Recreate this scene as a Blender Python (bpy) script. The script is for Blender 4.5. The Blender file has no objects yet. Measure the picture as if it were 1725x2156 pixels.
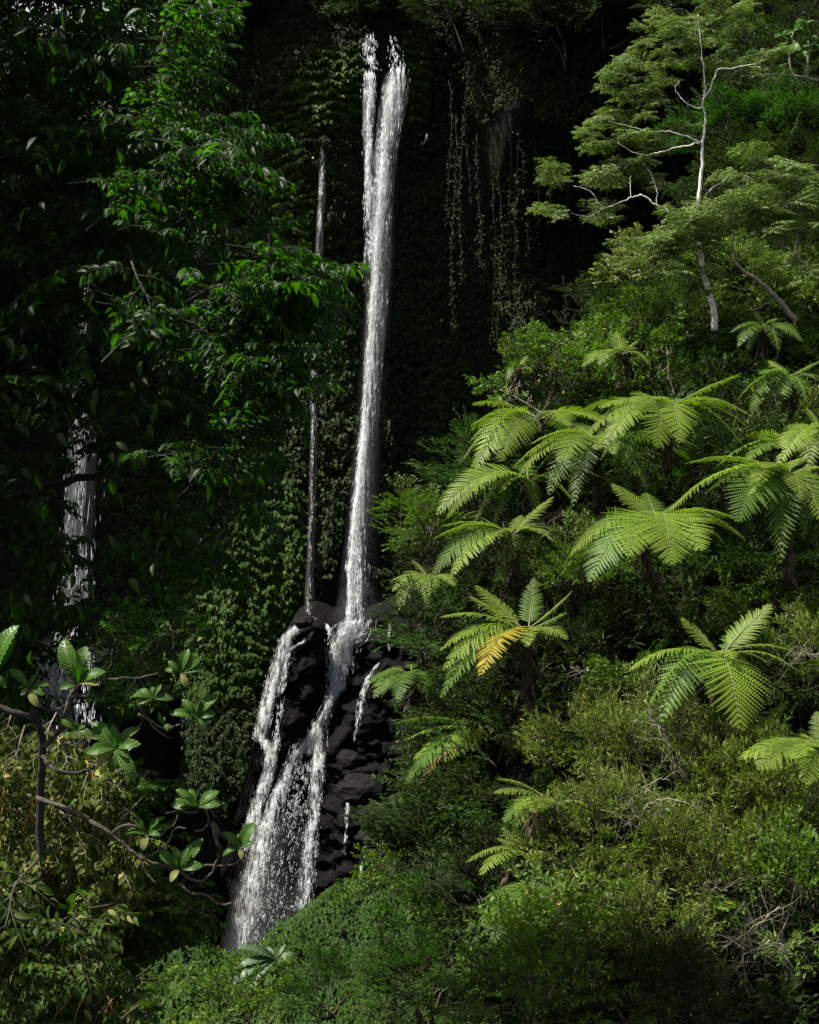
import bpy, math, numpy as np
from mathutils import Matrix, Vector, noise as mnoise
R = math.radians
sc = bpy.context.scene

# ------------------------------------------------------------------ camera, sky, sun, exposure
FOV_H = 0.72
FOV_W = 0.72 * 819 / 1024
cam_d = bpy.data.cameras.new('camera')
cam_d.sensor_fit = 'VERTICAL'; cam_d.sensor_height = 36; cam_d.lens = 50
cam_d.clip_start = 0.1; cam_d.clip_end = 2000
cam = bpy.data.objects.new('camera', cam_d)
sc.collection.objects.link(cam)
cam.location = (0, 0, 0); cam.rotation_euler = (R(90), 0, 0)
sc.camera = cam

SUN = Vector((-0.50, -0.12, 0.855)).normalized()
sun_el = math.asin(SUN.z)
sun_az = math.atan2(SUN.x, SUN.y)
w = bpy.data.worlds.new('World'); sc.world = w; w.use_nodes = True
nt = w.node_tree; nt.nodes.clear()
sky = nt.nodes.new('ShaderNodeTexSky'); sky.sky_type = 'NISHITA'; sky.sun_disc = False
sky.sun_elevation = sun_el; sky.sun_rotation = sun_az
sky.altitude = 300; sky.dust_density = 2.5; sky.air_density = 1.0; sky.ozone_density = 1.0
bg = nt.nodes.new('ShaderNodeBackground'); bg.inputs[1].default_value = 0.05
wo = nt.nodes.new('ShaderNodeOutputWorld')
tcw = nt.nodes.new('ShaderNodeTexCoord'); cn_ = nt.nodes.new('ShaderNodeTexNoise'); cn_.inputs['Scale'].default_value = 2.2; cn_.inputs['Detail'].default_value = 6
nt.links.new(tcw.outputs['Generated'], cn_.inputs['Vector'])
cmr = nt.nodes.new('ShaderNodeMapRange'); nt.links.new(cn_.outputs[0], cmr.inputs[0]); cmr.inputs[1].default_value = .38; cmr.inputs[2].default_value = .58
cmx = nt.nodes.new('ShaderNodeMix'); cmx.data_type = 'RGBA'; nt.links.new(cmr.outputs[0], cmx.inputs[0]); nt.links.new(sky.outputs[0], cmx.inputs[6])
cmx.inputs[7].default_value = (6.0, 6.1, 6.3, 1)          # bright cloud
nt.links.new(cmx.outputs[2], bg.inputs[0]); nt.links.new(bg.outputs[0], wo.inputs[0])
sl = bpy.data.lights.new('sun', 'SUN'); sl.energy = 5.0; sl.angle = R(0.5); sl.color = (1.0, 0.95, 0.84)
so = bpy.data.objects.new('sun', sl); sc.collection.objects.link(so)
so.rotation_euler = SUN.to_track_quat('Z', 'Y').to_euler()
so.location = (-20, 0, 60)
sc.view_settings.view_transform = 'Standard'; sc.view_settings.look = 'None'
sc.view_settings.exposure = 1.3; sc.view_settings.gamma = 1.0
sc.view_settings.use_curve_mapping = False
sc.render.engine = 'CYCLES'
cy = sc.cycles
cy.max_bounces = 5; cy.diffuse_bounces = 3; cy.glossy_bounces = 2; cy.transmission_bounces = 3
cy.transparent_max_bounces = 12; cy.volume_bounces = 0
cy.sample_clamp_indirect = 4.0

# ------------------------------------------------------------------ helpers
C = sc.collection
PW, PH = 1725.0, 2156.0
def P(px, py, d):
    """the point seen at that place in the picture at d metres from the viewer"""
    return Vector(((px / PW - .5) * FOV_W * d, d, (.5 - py / PH) * FOV_H * d))
def PX(d, n=1.0):
    return n / PW * FOV_W * d

def mesh_np(name, V, F, mats, mi=None, smooth=False):
    V = np.asarray(V, dtype=np.float32).reshape(-1, 3)
    F = np.asarray(F, dtype=np.int32)
    k = F.shape[1]
    me = bpy.data.meshes.new(name)
    me.vertices.add(len(V)); me.vertices.foreach_set('co', V.ravel())
    me.loops.add(F.size); me.loops.foreach_set('vertex_index', F.ravel())
    me.polygons.add(len(F))
    me.polygons.foreach_set('loop_start', np.arange(0, F.size, k, dtype=np.int32))
    me.polygons.foreach_set('loop_total', np.full(len(F), k, dtype=np.int32))
    for m in (mats if isinstance(mats, (list, tuple)) else [mats]):
        me.materials.append(m)
    if mi is not None:
        me.polygons.foreach_set('material_index', np.asarray(mi, dtype=np.int32))
    if smooth:
        me.polygons.foreach_set('use_smooth', np.ones(len(F), dtype=bool))
    me.update(calc_edges=True)
    return me

def link(name, data, parent=None):
    o = bpy.data.objects.new(name, data); C.objects.link(o)
    if parent is not None: o.parent = parent
    return o
def tag(o, label=None, cat=None, group=None, kind=None):
    if label: o['label'] = label
    if cat: o['category'] = cat
    if group: o['group'] = group
    if kind: o['kind'] = kind
    return o
def empty(name, loc, label, cat, group=None, kind=None):
    o = bpy.data.objects.new(name, None); C.objects.link(o); o.location = loc
    o.empty_display_size = .2
    return tag(o, label, cat, group, kind)

def unit(a):
    a = np.asarray(a, dtype=float)
    return a / np.maximum(np.linalg.norm(a, axis=-1, keepdims=True), 1e-9)

def frames(X, Z):
    """right-handed frames (n,3,3), columns x,y,z, x kept, z as close to Z as it goes"""
    X = unit(X); Y = unit(np.cross(Z, X)); Zz = np.cross(X, Y)
    return np.stack([X, Y, Zz], axis=-1)

def scatter(T, pos, M, size):
    """copies of template T=(V,F) at pos with frames M and sizes"""
    TV, TF = T
    pos = np.asarray(pos, float).reshape(-1, 3); n = len(pos); k = len(TV)
    size = np.asarray(size, float)
    if size.ndim < 2: size = np.broadcast_to(np.broadcast_to(size, (n,))[:, None], (n, 3))
    loc = TV[None] * size[:, None, :]
    V = np.einsum('nij,nkj->nki', M, loc) + pos[:, None]
    F = TF[None] + (np.arange(n) * k)[:, None, None]
    return V.reshape(-1, 3), F.reshape(-1, TF.shape[1])

class Mb:
    def __init__(s): s.V = []; s.F = []; s.M = []; s.n = 0
    def add(s, VF, mi=0):
        V, F = VF
        V = np.asarray(V, float).reshape(-1, 3); F = np.asarray(F, int)
        if len(F) == 0: return
        s.V.append(V); s.F.append(F + s.n); s.M.append(np.full(len(F), mi)); s.n += len(V)
    def mesh(s, name, mats, smooth=False):
        return mesh_np(name, np.concatenate(s.V), np.concatenate(s.F), mats, np.concatenate(s.M), smooth)

def tube(pts, rad, n=5):
    """triangulated tapering tube along a polyline"""
    pts = np.asarray([tuple(p) for p in pts], float); m = len(pts)
    rad = np.interp(np.linspace(0, 1, m), np.linspace(0, 1, len(rad)), rad)
    tan = unit(np.gradient(pts, axis=0))
    ref = np.array([0.13, 0.31, 1.0]) if abs(tan[0][2]) < .9 else np.array([1.0, 0.2, 0.1])
    a = unit(np.cross(tan, ref)); b = np.cross(tan, a)
    th = np.arange(n) * 2 * math.pi / n
    V = pts[:, None] + rad[:, None, None] * (np.cos(th)[None, :, None] * a[:, None] + np.sin(th)[None, :, None] * b[:, None])
    F = []
    for i in range(m - 1):
        for j in range(n):
            p, q = i * n + j, i * n + (j + 1) % n
            F += [(p, q, q + n), (p, q + n, p + n)]
    V = V.reshape(-1, 3)
    e0 = len(V); V = np.vstack([V, pts[:1], pts[-1:]])
    for j in range(n):
        F.append((e0, (j + 1) % n, j)); F.append((e0 + 1, (m - 1) * n + j, (m - 1) * n + (j + 1) % n))
    return V, np.array(F)

def smooth_path(pts, k=5, wob=0, rng=None):
    pts = np.asarray([tuple(p) for p in pts], float)
    if len(pts) < 3:
        t = np.linspace(0, 1, k + 1)[:, None]; o = pts[0] * (1 - t) + pts[-1] * t
    else:
        ext = np.vstack([2 * pts[0] - pts[1], pts, 2 * pts[-1] - pts[-2]]); o = []
        for i in range(1, len(ext) - 2):
            p0, p1, p2, p3 = ext[i - 1:i + 3]
            for t in np.arange(k) / k:
                o.append(.5 * (2 * p1 + (p2 - p0) * t + (2 * p0 - 5 * p1 + 4 * p2 - p3) * t * t + (3 * p1 - p0 - 3 * p2 + p3) * t ** 3))
        o.append(ext[-2]); o = np.array(o)
    if wob and rng is not None:
        w_ = rng.normal(0, wob, o.shape); w_[0] = 0; w_[-1] = 0; o = o + w_
    return o

def leaf_t(prof, cup=.12, droop=.15, base=0.0):
    """leaf of length 1 along x: stations (x, half width), creased along the midrib"""
    V = [(base, 0, 0)]; m = len(prof)
    for x, h in prof: V += [(x, 0, -droop * x * x), (x, h, cup * h * 2 - droop * x * x), (x, -h, cup * h * 2 - droop * x * x)]
    V.append((1, 0, -droop))
    F = [(0, 1, 2), (0, 3, 1)]
    for i in range(m - 1):
        a = 1 + 3 * i; b = a + 3
        F += [(a, b, b + 1), (a, b + 1, a + 1), (a, b + 2, b), (a, a + 2, b + 2)]
    a = 1 + 3 * (m - 1); e = len(V) - 1
    F += [(a, e, a + 1), (a, a + 2, e)]
    return np.array(V, float), np.array(F)
L_OV = leaf_t([(.28, .19), (.62, .2)], .2, .22, 0)
L_OV3 = leaf_t([(.15, .13), (.4, .22), (.72, .15)], .25, .3, 0)
L_LA = leaf_t([(.35, .115), (.7, .09)], .2, .15, 0)
L_DI = leaf_t([(.45, .24)], .2, .1, 0)
L_NA = leaf_t([(.45, .12)], .2, .1, 0)
L_CO = leaf_t([(.12, .3), (.5, .3)], .18, .25, 0)
L_RO = leaf_t([(.25, .3), (.7, .3)], .2, .12, 0)

# ------------------------------------------------------------------ materials
def nn(nt, t, **kw):
    n = nt.nodes.new(t)
    for k, v in kw.items(): setattr(n, k, v)
    return n
def leaf_mat(name, c1, c2, rough=.5, trans=.3, tcol=None, odd=None, odd_share=0.0, spec=.25):
    if name == 'tree_leaf': spec = .16
    if name in ('vine_leaf', 'dark_leaf', 'round_leaf', 'ivy_leaf', 'climber_leaf'): spec = .12
    m = bpy.data.materials.new(name); m.use_nodes = True; t = m.node_tree; t.nodes.clear(); L = t.links.new
    geo = nn(t, 'ShaderNodeNewGeometry'); oi = nn(t, 'ShaderNodeObjectInfo')
    mix = nn(t, 'ShaderNodeMix', data_type='RGBA')
    L(geo.outputs['Random Per Island'], mix.inputs[0])
    mix.inputs[6].default_value = (*c1, 1); mix.inputs[7].default_value = (*c2, 1)
    mp = nn(t, 'ShaderNodeMapRange'); L(oi.outputs['Random'], mp.inputs[0])
    mp.inputs[3].default_value = .8; mp.inputs[4].default_value = 1.2
    nz = nn(t, 'ShaderNodeTexNoise'); nz.inputs['Scale'].default_value = 1.3; nz.inputs['Detail'].default_value = 2
    tc = nn(t, 'ShaderNodeTexCoord'); L(tc.outputs['Object'], nz.inputs['Vector'])
    mr2 = nn(t, 'ShaderNodeMapRange'); L(nz.outputs[0], mr2.inputs[0])
    mr2.inputs[1].default_value = .3; mr2.inputs[2].default_value = .7; mr2.inputs[3].default_value = .58; mr2.inputs[4].default_value = .98
    mul = nn(t, 'ShaderNodeMath', operation='MULTIPLY'); L(mp.outputs[0], mul.inputs[0]); L(mr2.outputs[0], mul.inputs[1])
    hs = nn(t, 'ShaderNodeHueSaturation'); hs.inputs['Saturation'].default_value = 1.12; hs.inputs['Hue'].default_value = .49 if name == 'tree_leaf' else .5 if name == 'fern_leaf_yellow' else .483; L(mix.outputs[2], hs.inputs['Color']); L(mul.outputs[0], hs.inputs['Value'])
    col = hs.outputs[0]
    if odd:
        gt = nn(t, 'ShaderNodeMath', operation='GREATER_THAN')
        fr = nn(t, 'ShaderNodeMath', operation='FRACT'); m7 = nn(t, 'ShaderNodeMath', operation='MULTIPLY')
        L(geo.outputs['Random Per Island'], m7.inputs[0]); m7.inputs[1].default_value = 37.7
        ad = nn(t, 'ShaderNodeMath', operation='ADD'); L(m7.outputs[0], ad.inputs[0]); L(oi.outputs['Random'], ad.inputs[1])
        L(ad.outputs[0], fr.inputs[0]); L(fr.outputs[0], gt.inputs[0]); gt.inputs[1].default_value = 1 - odd_share
        mo = nn(t, 'ShaderNodeMix', data_type='RGBA'); L(gt.outputs[0], mo.inputs[0]); L(col, mo.inputs[6])
        mo.inputs[7].default_value = (*odd, 1); col = mo.outputs[2]
    pb = nn(t, 'ShaderNodeBsdfPrincipled'); L(col, pb.inputs['Base Color'])
    pb.inputs['Roughness'].default_value = rough; pb.inputs['Specular IOR Level'].default_value = spec
    tr = nn(t, 'ShaderNodeBsdfTranslucent')
    tm = nn(t, 'ShaderNodeMix', data_type='RGBA', blend_type='MULTIPLY'); tm.inputs[0].default_value = 1
    L(col, tm.inputs[6]); tm.inputs[7].default_value = (*(tcol or (1.5, 1.9, .6)), 1); L(tm.outputs[2], tr.inputs[0])
    ms = nn(t, 'ShaderNodeMixShader'); ms.inputs[0].default_value = trans
    L(pb.outputs[0], ms.inputs[1]); L(tr.outputs[0], ms.inputs[2])
    out = nn(t, 'ShaderNodeOutputMaterial'); L(ms.outputs[0], out.inputs[0])
    return m

def noise_mat(name, c1, c2, scale=4, rough=.8, bump=.3, stretch=(1, 1, 1), c3=None, rough2=None, spec=.5, detail=6, bdist=.1):
    m = bpy.data.materials.new(name); m.use_nodes = True; t = m.node_tree; L = t.links.new
    pb = t.nodes['Principled BSDF']; tc = nn(t, 'ShaderNodeTexCoord'); mpn = nn(t, 'ShaderNodeMapping')
    mpn.inputs['Scale'].default_value = stretch; L(tc.outputs['Object'], mpn.inputs[0])
    nz = nn(t, 'ShaderNodeTexNoise'); nz.inputs['Scale'].default_value = scale; nz.inputs['Detail'].default_value = detail
    nz.inputs['Roughness'].default_value = .62
    L(mpn.outputs[0], nz.inputs['Vector'])
    cr = nn(t, 'ShaderNodeValToRGB'); L(nz.outputs[0], cr.inputs[0])
    cr.color_ramp.elements[0].position = .35; cr.color_ramp.elements[0].color = (*c1, 1)
    cr.color_ramp.elements[1].position = .68; cr.color_ramp.elements[1].color = (*c2, 1)
    col = cr.outputs[0]
    if c3:
        n2 = nn(t, 'ShaderNodeTexNoise'); n2.inputs['Scale'].default_value = scale * .35; n2.inputs['Detail'].default_value = 5
        L(tc.outputs['Object'], n2.inputs['Vector'])
        mr = nn(t, 'ShaderNodeMapRange'); L(n2.outputs[0], mr.inputs[0]); mr.inputs[1].default_value = .48; mr.inputs[2].default_value = .6
        mx = nn(t, 'ShaderNodeMix', data_type='RGBA'); L(mr.outputs[0], mx.inputs[0]); L(col, mx.inputs[6])
        mx.inputs[7].default_value = (*c3, 1); col = mx.outputs[2]
    L(col, pb.inputs['Base Color']); pb.inputs['Roughness'].default_value = rough
    pb.inputs['Specular IOR Level'].default_value = spec
    if rough2 is not None:
        mr = nn(t, 'ShaderNodeMapRange'); L(nz.outputs[0], mr.inputs[0]); mr.inputs[3].default_value = rough; mr.inputs[4].default_value = rough2
        L(mr.outputs[0], pb.inputs['Roughness'])
    bp = nn(t, 'ShaderNodeBump'); bp.inputs['Strength'].default_value = bump; bp.inputs['Distance'].default_value = bdist
    L(nz.outputs[0], bp.inputs['Height']); L(bp.outputs[0], pb.inputs['Normal'])
    return m

YEL = (.45, .36, .03)
M = dict(
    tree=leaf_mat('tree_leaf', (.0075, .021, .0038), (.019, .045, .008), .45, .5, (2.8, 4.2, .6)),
    rosette=leaf_mat('rosette_leaf', (.028, .10, .014), (.055, .155, .026), .4, .35, (1.3, 2.0, .5)),
    rosette_pale=leaf_mat('rosette_leaf_pale', (.20, .23, .08), (.25, .27, .10), .5, .3),
    climber=leaf_mat('climber_leaf', (.04, .07, .014), (.10, .13, .03), .55, .38, None, (.30, .26, .08), .04),
    round=leaf_mat('round_leaf', (.018, .055, .009), (.04, .092, .017), .6, .3, (1.3, 2.2, .5)),
    lance=leaf_mat('lance_leaf', (.072, .115, .024), (.12, .17, .045), .5, .28, None, YEL, .006),
    fresh=leaf_mat('fresh_leaf', (.045, .10, .016), (.085, .15, .028), .5, .32, None, YEL, .003),
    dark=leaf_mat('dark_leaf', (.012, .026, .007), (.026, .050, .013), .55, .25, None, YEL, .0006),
    pinnate=leaf_mat('pinnate_leaf', (.07, .12, .035), (.125, .18, .065), .45, .3, None, YEL, .008),
    pale=leaf_mat('pale_leaf', (.12, .16, .06), (.18, .23, .09), .5, .3),
    vine=leaf_mat('vine_leaf', (.02, .052, .010), (.042, .085, .018), .65, .25, None, (.13, .16, .04), .05),
    ivy=leaf_mat('ivy_leaf', (.02, .05, .010), (.06, .10, .026), .5, .3, None, (.2, .2, .06), .04),
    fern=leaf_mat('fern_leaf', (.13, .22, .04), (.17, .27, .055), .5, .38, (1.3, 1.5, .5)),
    fern_shaded=leaf_mat('fern_leaf_shaded', (.07, .15, .03), (.09, .175, .035), .5, .36, (1.3, 1.6, .5)),  # darker copy of the fern leaf, shade put into the colour
    fern_y=leaf_mat('fern_leaf_yellow', (.24, .17, .025), (.50, .46, .09), .6, .3, (1.2, 1.1, .5)),
    fern_b=leaf_mat('fern_leaf_brown', (.10, .06, .02), (.16, .10, .03), .7, .2, (1.2, 1.0, .5)),
    bark=noise_mat('bark', (.022, .018, .011), (.075, .06, .04), 14, .85, .6),
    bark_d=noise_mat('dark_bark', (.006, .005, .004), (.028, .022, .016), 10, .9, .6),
    bark_w=noise_mat('white_bark', (.38, .37, .32), (.68, .66, .6), 9, .7, .25, (1, 1, .5)),
    twig=noise_mat('pale_twig', (.12, .11, .075), (.26, .23, .17), 12, .8, .3),
    twig_o=noise_mat('orange_stem', (.22, .10, .015), (.38, .2, .04), 12, .7, .3),
    rachis=noise_mat('frond_stalk', (.05, .06, .015), (.11, .12, .03), 10, .6, .2),
    root=noise_mat('root_fibre', (.018, .011, .006), (.05, .03, .016), 10, .9, .3),
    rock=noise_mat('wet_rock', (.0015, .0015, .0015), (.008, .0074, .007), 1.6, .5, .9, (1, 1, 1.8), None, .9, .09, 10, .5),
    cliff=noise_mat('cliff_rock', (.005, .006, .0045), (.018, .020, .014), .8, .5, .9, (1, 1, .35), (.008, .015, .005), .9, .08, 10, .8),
    soil=noise_mat('soil', (.003, .004, .002), (.007, .009, .004), 2, .95, .6, (1, 1, 1), (.004, .010, .003), None, .03),
)
def water_mat(name, col, rough, trans):
    m = bpy.data.materials.new(name); m.use_nodes = True; t = m.node_tree; t.nodes.clear(); L = t.links.new
    pb = nn(t, 'ShaderNodeBsdfPrincipled'); pb.inputs['Base Color'].default_value = (*col, 1); pb.inputs['Roughness'].default_value = rough
    tr = nn(t, 'ShaderNodeBsdfTranslucent'); tr.inputs[0].default_value = (*col, 1)
    ms = nn(t, 'ShaderNodeMixShader'); ms.inputs[0].default_value = trans
    L(pb.outputs[0], ms.inputs[1]); L(tr.outputs[0], ms.inputs[2])
    out = nn(t, 'ShaderNodeOutputMaterial'); L(ms.outputs[0], out.inputs[0]); return m
M['foam'] = water_mat('falling_water', (.78, .81, .84), .45, .35)
def veil_mat(name, lo, hi, amt, scale=(2.2, 2.2, .16), s=1.0):
    """thin sheet of spray: white, more or less see-through by its own streaks; UV x edge fade, UV y along"""
    m = bpy.data.materials.new(name); m.use_nodes = True; t = m.node_tree; t.nodes.clear(); L = t.links.new
    tc = nn(t, 'ShaderNodeTexCoord'); mp = nn(t, 'ShaderNodeMapping'); mp.inputs['Scale'].default_value = scale
    L(tc.outputs['Object'], mp.inputs[0])
    nz = nn(t, 'ShaderNodeTexNoise'); nz.inputs['Scale'].default_value = s; nz.inputs['Detail'].default_value = 8; nz.inputs['Roughness'].default_value = .68
    L(mp.outputs[0], nz.inputs['Vector'])
    mr = nn(t, 'ShaderNodeMapRange'); L(nz.outputs[0], mr.inputs[0]); mr.inputs[1].default_value = lo; mr.inputs[2].default_value = hi
    at = nn(t, 'ShaderNodeAttribute', attribute_name='thick')
    mu = nn(t, 'ShaderNodeMath', operation='MULTIPLY'); L(mr.outputs[0], mu.inputs[0]); L(at.outputs['Fac'], mu.inputs[1])
    m2 = nn(t, 'ShaderNodeMath', operation='MULTIPLY'); L(mu.outputs[0], m2.inputs[0]); m2.inputs[1].default_value = amt
    d = nn(t, 'ShaderNodeBsdfDiffuse'); d.inputs[0].default_value = (.93, .95, .96, 1)
    tl = nn(t, 'ShaderNodeBsdfTranslucent'); tl.inputs[0].default_value = (.93, .95, .96, 1)
    mm = nn(t, 'ShaderNodeMixShader'); mm.inputs[0].default_value = .4; L(d.outputs[0], mm.inputs[1]); L(tl.outputs[0], mm.inputs[2])
    tp = nn(t, 'ShaderNodeBsdfTransparent'); ms = nn(t, 'ShaderNodeMixShader')
    L(m2.outputs[0], ms.inputs[0]); L(tp.outputs[0], ms.inputs[1]); L(mm.outputs[0], ms.inputs[2])
    out = nn(t, 'ShaderNodeOutputMaterial'); L(ms.outputs[0], out.inputs[0]); return m
M['veil'] = veil_mat('water_veil', .34, .74, .85, (4.5, 4.5, .22))
M['foam_veil'] = veil_mat('foam_veil', .40, .66, .95, (3.2, 3.2, .9))
M['thin_veil'] = veil_mat('thin_water_veil', .25, .8, .42, (5, 5, .3))
M['mist'] = veil_mat('spray_mist', .25, .85, .22, (.5, .5, .25))
def pool_mat():
    m = bpy.data.materials.new('pool_water'); m.use_nodes = True; t = m.node_tree
    pb = t.nodes['Principled BSDF']; pb.inputs['Base Color'].default_value = (.02, .035, .035, 1); pb.inputs['Roughness'].default_value = .12
    nz = nn(t, 'ShaderNodeTexNoise'); nz.inputs['Scale'].default_value = 1.5; nz.inputs['Detail'].default_value = 6
    bp = nn(t, 'ShaderNodeBump'); bp.inputs['Strength'].default_value = .5; bp.inputs['Distance'].default_value = .2
    t.links.new(nz.outputs[0], bp.inputs['Height']); t.links.new(bp.outputs[0], pb.inputs['Normal']); return m
M['pool'] = pool_mat()

# ------------------------------------------------------------------ numpy noise
def vnoise(x, y, z=0.0, seed=0):
    x = np.asarray(x, float); y = np.asarray(y, float); z = np.broadcast_to(np.asarray(z, float), x.shape)
    xi, yi, zi = np.floor(x).astype(np.int64), np.floor(y).astype(np.int64), np.floor(z).astype(np.int64)
    fx, fy, fz = x - xi, y - yi, z - zi
    fx, fy, fz = fx * fx * (3 - 2 * fx), fy * fy * (3 - 2 * fy), fz * fz * (3 - 2 * fz)
    def h(a, b, c):
        n = (a * 374761393 + b * 668265263 + c * 2147483647 + seed * 1274126177) & 0xffffffff
        n = ((n ^ (n >> 13)) * 1274126177) & 0xffffffff
        n = ((n ^ (n >> 16)) * 2246822519) & 0xffffffff
        return ((n ^ (n >> 15)) & 0xffff) / 65535.0
    r = 0
    for dx in (0, 1):
        for dy in (0, 1):
            for dz in (0, 1):
                r = r + h(xi + dx, yi + dy, zi + dz) * (fx if dx else 1 - fx) * (fy if dy else 1 - fy) * (fz if dz else 1 - fz)
    return r
def fbm(x, y, z=0.0, o=4, seed=0):
    r = 0; a = .5; s = 0
    for i in range(o):
        r = r + a * vnoise(x * 2 ** i, y * 2 ** i, np.asarray(z) * 2 ** i, seed + i); s += a; a *= .5
    return r / s

def grid_faces(nu, nv, flip=False):
    i = np.arange(nu - 1)[:, None] * nv + np.arange(nv - 1)[None]
    q = np.stack([i, i + nv, i + nv + 1, i + 1], -1).reshape(-1, 4)
    return q[:, ::-1] if flip else q

# ------------------------------------------------------------------ the setting
def cliff_y(x, z):
    """how far away the cliff face stands at x and height z"""
    x = np.asarray(x, float); z = np.asarray(z, float)
    y = 112 + 6 * (fbm(x * .05 + 7, z * .03, 0, 3, 3) - .5) + 3.5 * (fbm(x * .22, z * .05, 0, 4, 11) - .5) + 1.3 * (fbm(x * .8, z * .35, 0, 3, 19) - .5)
    y = y - 6 * np.exp(-((x + 14) / 6.0) ** 2) * np.clip((4 - z) / 14, 0, 1.6)          # vine-covered buttress left of the falls
    y = y - 7 * np.clip((-x - 22) / 12, 0, 1)
    y = y + 3.0 * np.exp(-((x - 1.0) / 4.5) ** 2) * np.clip((34 - z) / 6, 0, 1)          # the niche the water has cut
    y = y - 1.5 * np.exp(-((x + 6.5) / 4.0) ** 2) * np.clip((z - 20) / 8, 0, 1) * np.clip((38 - z) / 5, 0, 1)          # bulge left of the lip
    und = np.clip((x - 4) / 4, 0, 1) * np.clip((26 - x) / 10, 0, 1)
    y = y - und * 9 * np.clip((z - 22) / 7, 0, 1) ** .8                                    # overhang on the right
    y = y - 10 * np.clip((x - 24) / 20, 0, 1)
    y = y - (4.2 + 9 * np.clip((x - 5) / 4, 0, 1)) * np.clip((z - 40) / 4, 0, 1) ** .7 * np.clip((x + 34) / 8, 0, 1) * np.clip((np.abs(x + 4.5) - 7.5) / 2, 0, 1)   # unseen brow shaped to shade the cliff, gapped so sun reaches the fall
    return y
def rim_z(x):
    x = np.asarray(x, float)
    r = 37.5 + 2.5 * (fbm(x * .12, x * 0, 0, 3, 5) - .5) + np.clip((x + 21) / 5, 0, 1) * 12 + np.clip((-x - 34) / 12, 0, 1) * 12
    return r
xs = np.arange(-70, 71, .7); ts = np.arange(0, 1.0001, 1 / 190)
XX, TT = np.meshgrid(xs, ts, indexing='ij')
rz = rim_z(XX)
face = TT < .72
ZZ = np.where(face, -48 + (rz + 48) * np.clip(TT / .72, 0, 1), rz + (TT - .72) / .28 * 14)
YY = np.where(face, cliff_y(XX, ZZ), cliff_y(XX, rz) + (TT - .72) / .28 * 90)
me = mesh_np('cliff', np.stack([XX, YY, ZZ], -1), grid_faces(*XX.shape, flip=False), M['cliff'], smooth=True)
tag(link('cliff', me), 'dark gorge cliff that the tall waterfall drops over', kind='structure')

# the left side of the gorge, outside the picture, and the ground behind
ys = np.arange(-30, 111, 2.5); zs = np.arange(-48, 92, 2.5)
YG, ZG = np.meshgrid(ys, zs, indexing='ij')
top = np.interp(YG, [-30, 20, 45, 62, 110], [0, 4, 10, 19, 20])
ZG2 = -48 + (ZG + 48) / 138 * (top + 48)
XG = -40 - np.interp(YG, [-30, 20, 60, 110], [-6, -2, 0, -2]) - np.clip(ZG2 + 20, 0, 200) * .05 + 6 * (fbm(YG * .08, ZG2 * .06, 0, 3, 31) - .5)
tag(link('gorge_wall', mesh_np('gorge_wall', np.stack([XG, YG, ZG2], -1), grid_faces(*YG.shape), M['cliff'], smooth=True)), kind='structure')

SL_D = [10, 17, 22, 28, 34, 44, 52, 62, 70, 85, 105]
SL_Z = [-7.6, -6.1, -4.75, -2.0, 1.2, 5.4, 10.5, 17.8, 25, 36, 46]
def slope_z(y): return np.interp(y, SL_D, SL_Z)
def slope_edge(y): return np.interp(y, [10, 16, 18, 22, 26, 34, 43, 52, 62, 80, 105], [2.5, 1.9, 1.8, 1.6, 1.4, 1.6, 4.9, 10.5, 14.5, 21, 30])
gx = np.arange(-40, 70, 1.0); gy = np.arange(-30, 112, 1.0)
GX, GY = np.meshgrid(gx, gy, indexing='ij')
e = GX - slope_edge(GY)
GZ = slope_z(GY) - 1.6 + np.where(e < 0, e * 6.0, e * .12) + 1.2 * (fbm(GX * .25, GY * .25, 0, 4, 41) - .5)
GZ = np.maximum(GZ, -33.5 + 2 * fbm(GX * .1, GY * .1, 0, 3, 43))
GZ = np.where(GY < 10, np.minimum(GZ, -6 + 0 * GZ), GZ)
tag(link('hillside', mesh_np('hillside', np.stack([GX, GY, GZ], -1), grid_faces(*GX.shape), M['soil'], smooth=True)), kind='structure')

# lower rock step under the fall
def rock_top(x):
    px = (x / (FOV_W * 100) + .5) * PW
    py = np.interp(px, [400, 480, 540, 592, 612, 650, 690, 720, 776, 800, 850, 900, 1000], [1950, 1780, 1540, 1345, 1312, 1300, 1312, 1318, 1308, 1300, 1288, 1270, 1230])
    return (.5 - py / PH) * FOV_H * 100
def rock_y(x, z):
    zt = rock_top(x); s = np.clip(zt - z, 0, 60)
    y = 100 - .22 * s - 1.5 * np.clip((s - 12) / 1.2, 0, 1) - 1.0 * np.clip((s - 20) / 1.0, 0, 1)
    y = y + 2.6 * (fbm(x * .3 + 3, z * .22, 0, 4, 51) - .5)
    # strata: stepped ledges, then blocky lumps
    y = y + .5 * (np.abs(((z * .42 + 4.5 * fbm(x * .25, z * .16, 0, 3, 52)) % 1) - .5) * 2 - .5) * (fbm(x * .4, z * .4, 0, 2, 50) > .45) + 1.1 * np.abs(fbm(x * .6, z * .7, 0, 4, 49) - .5) * 2
    c = fbm(np.floor(x * .7 + .8 * fbm(x, z, 0, 2, 59)), np.floor(z * 1.1 + .8 * fbm(z, x, 0, 2, 58)), 0, 1, 57)
    y = y - .9 * (c - .5) + .5 * (fbm(x * 1.6, z * 2.2, 0, 3, 53) - .5)
    xw = .5 * (x + 6.5)                                                                       # gully the main cascade runs in
    y = y + 1.6 * np.exp(-((x - np.interp(z, [-33, -17, -13, -8], [-9.5, -7.2, -5.2, -3.0])) / 1.3) ** 2)
    y = y + np.clip((-11.8 - x) / 2, 0, 3) * 2.5
    return y
rx = np.arange(-17, 12, .2); rt = np.arange(0, 1.0001, 1 / 210)
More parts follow.
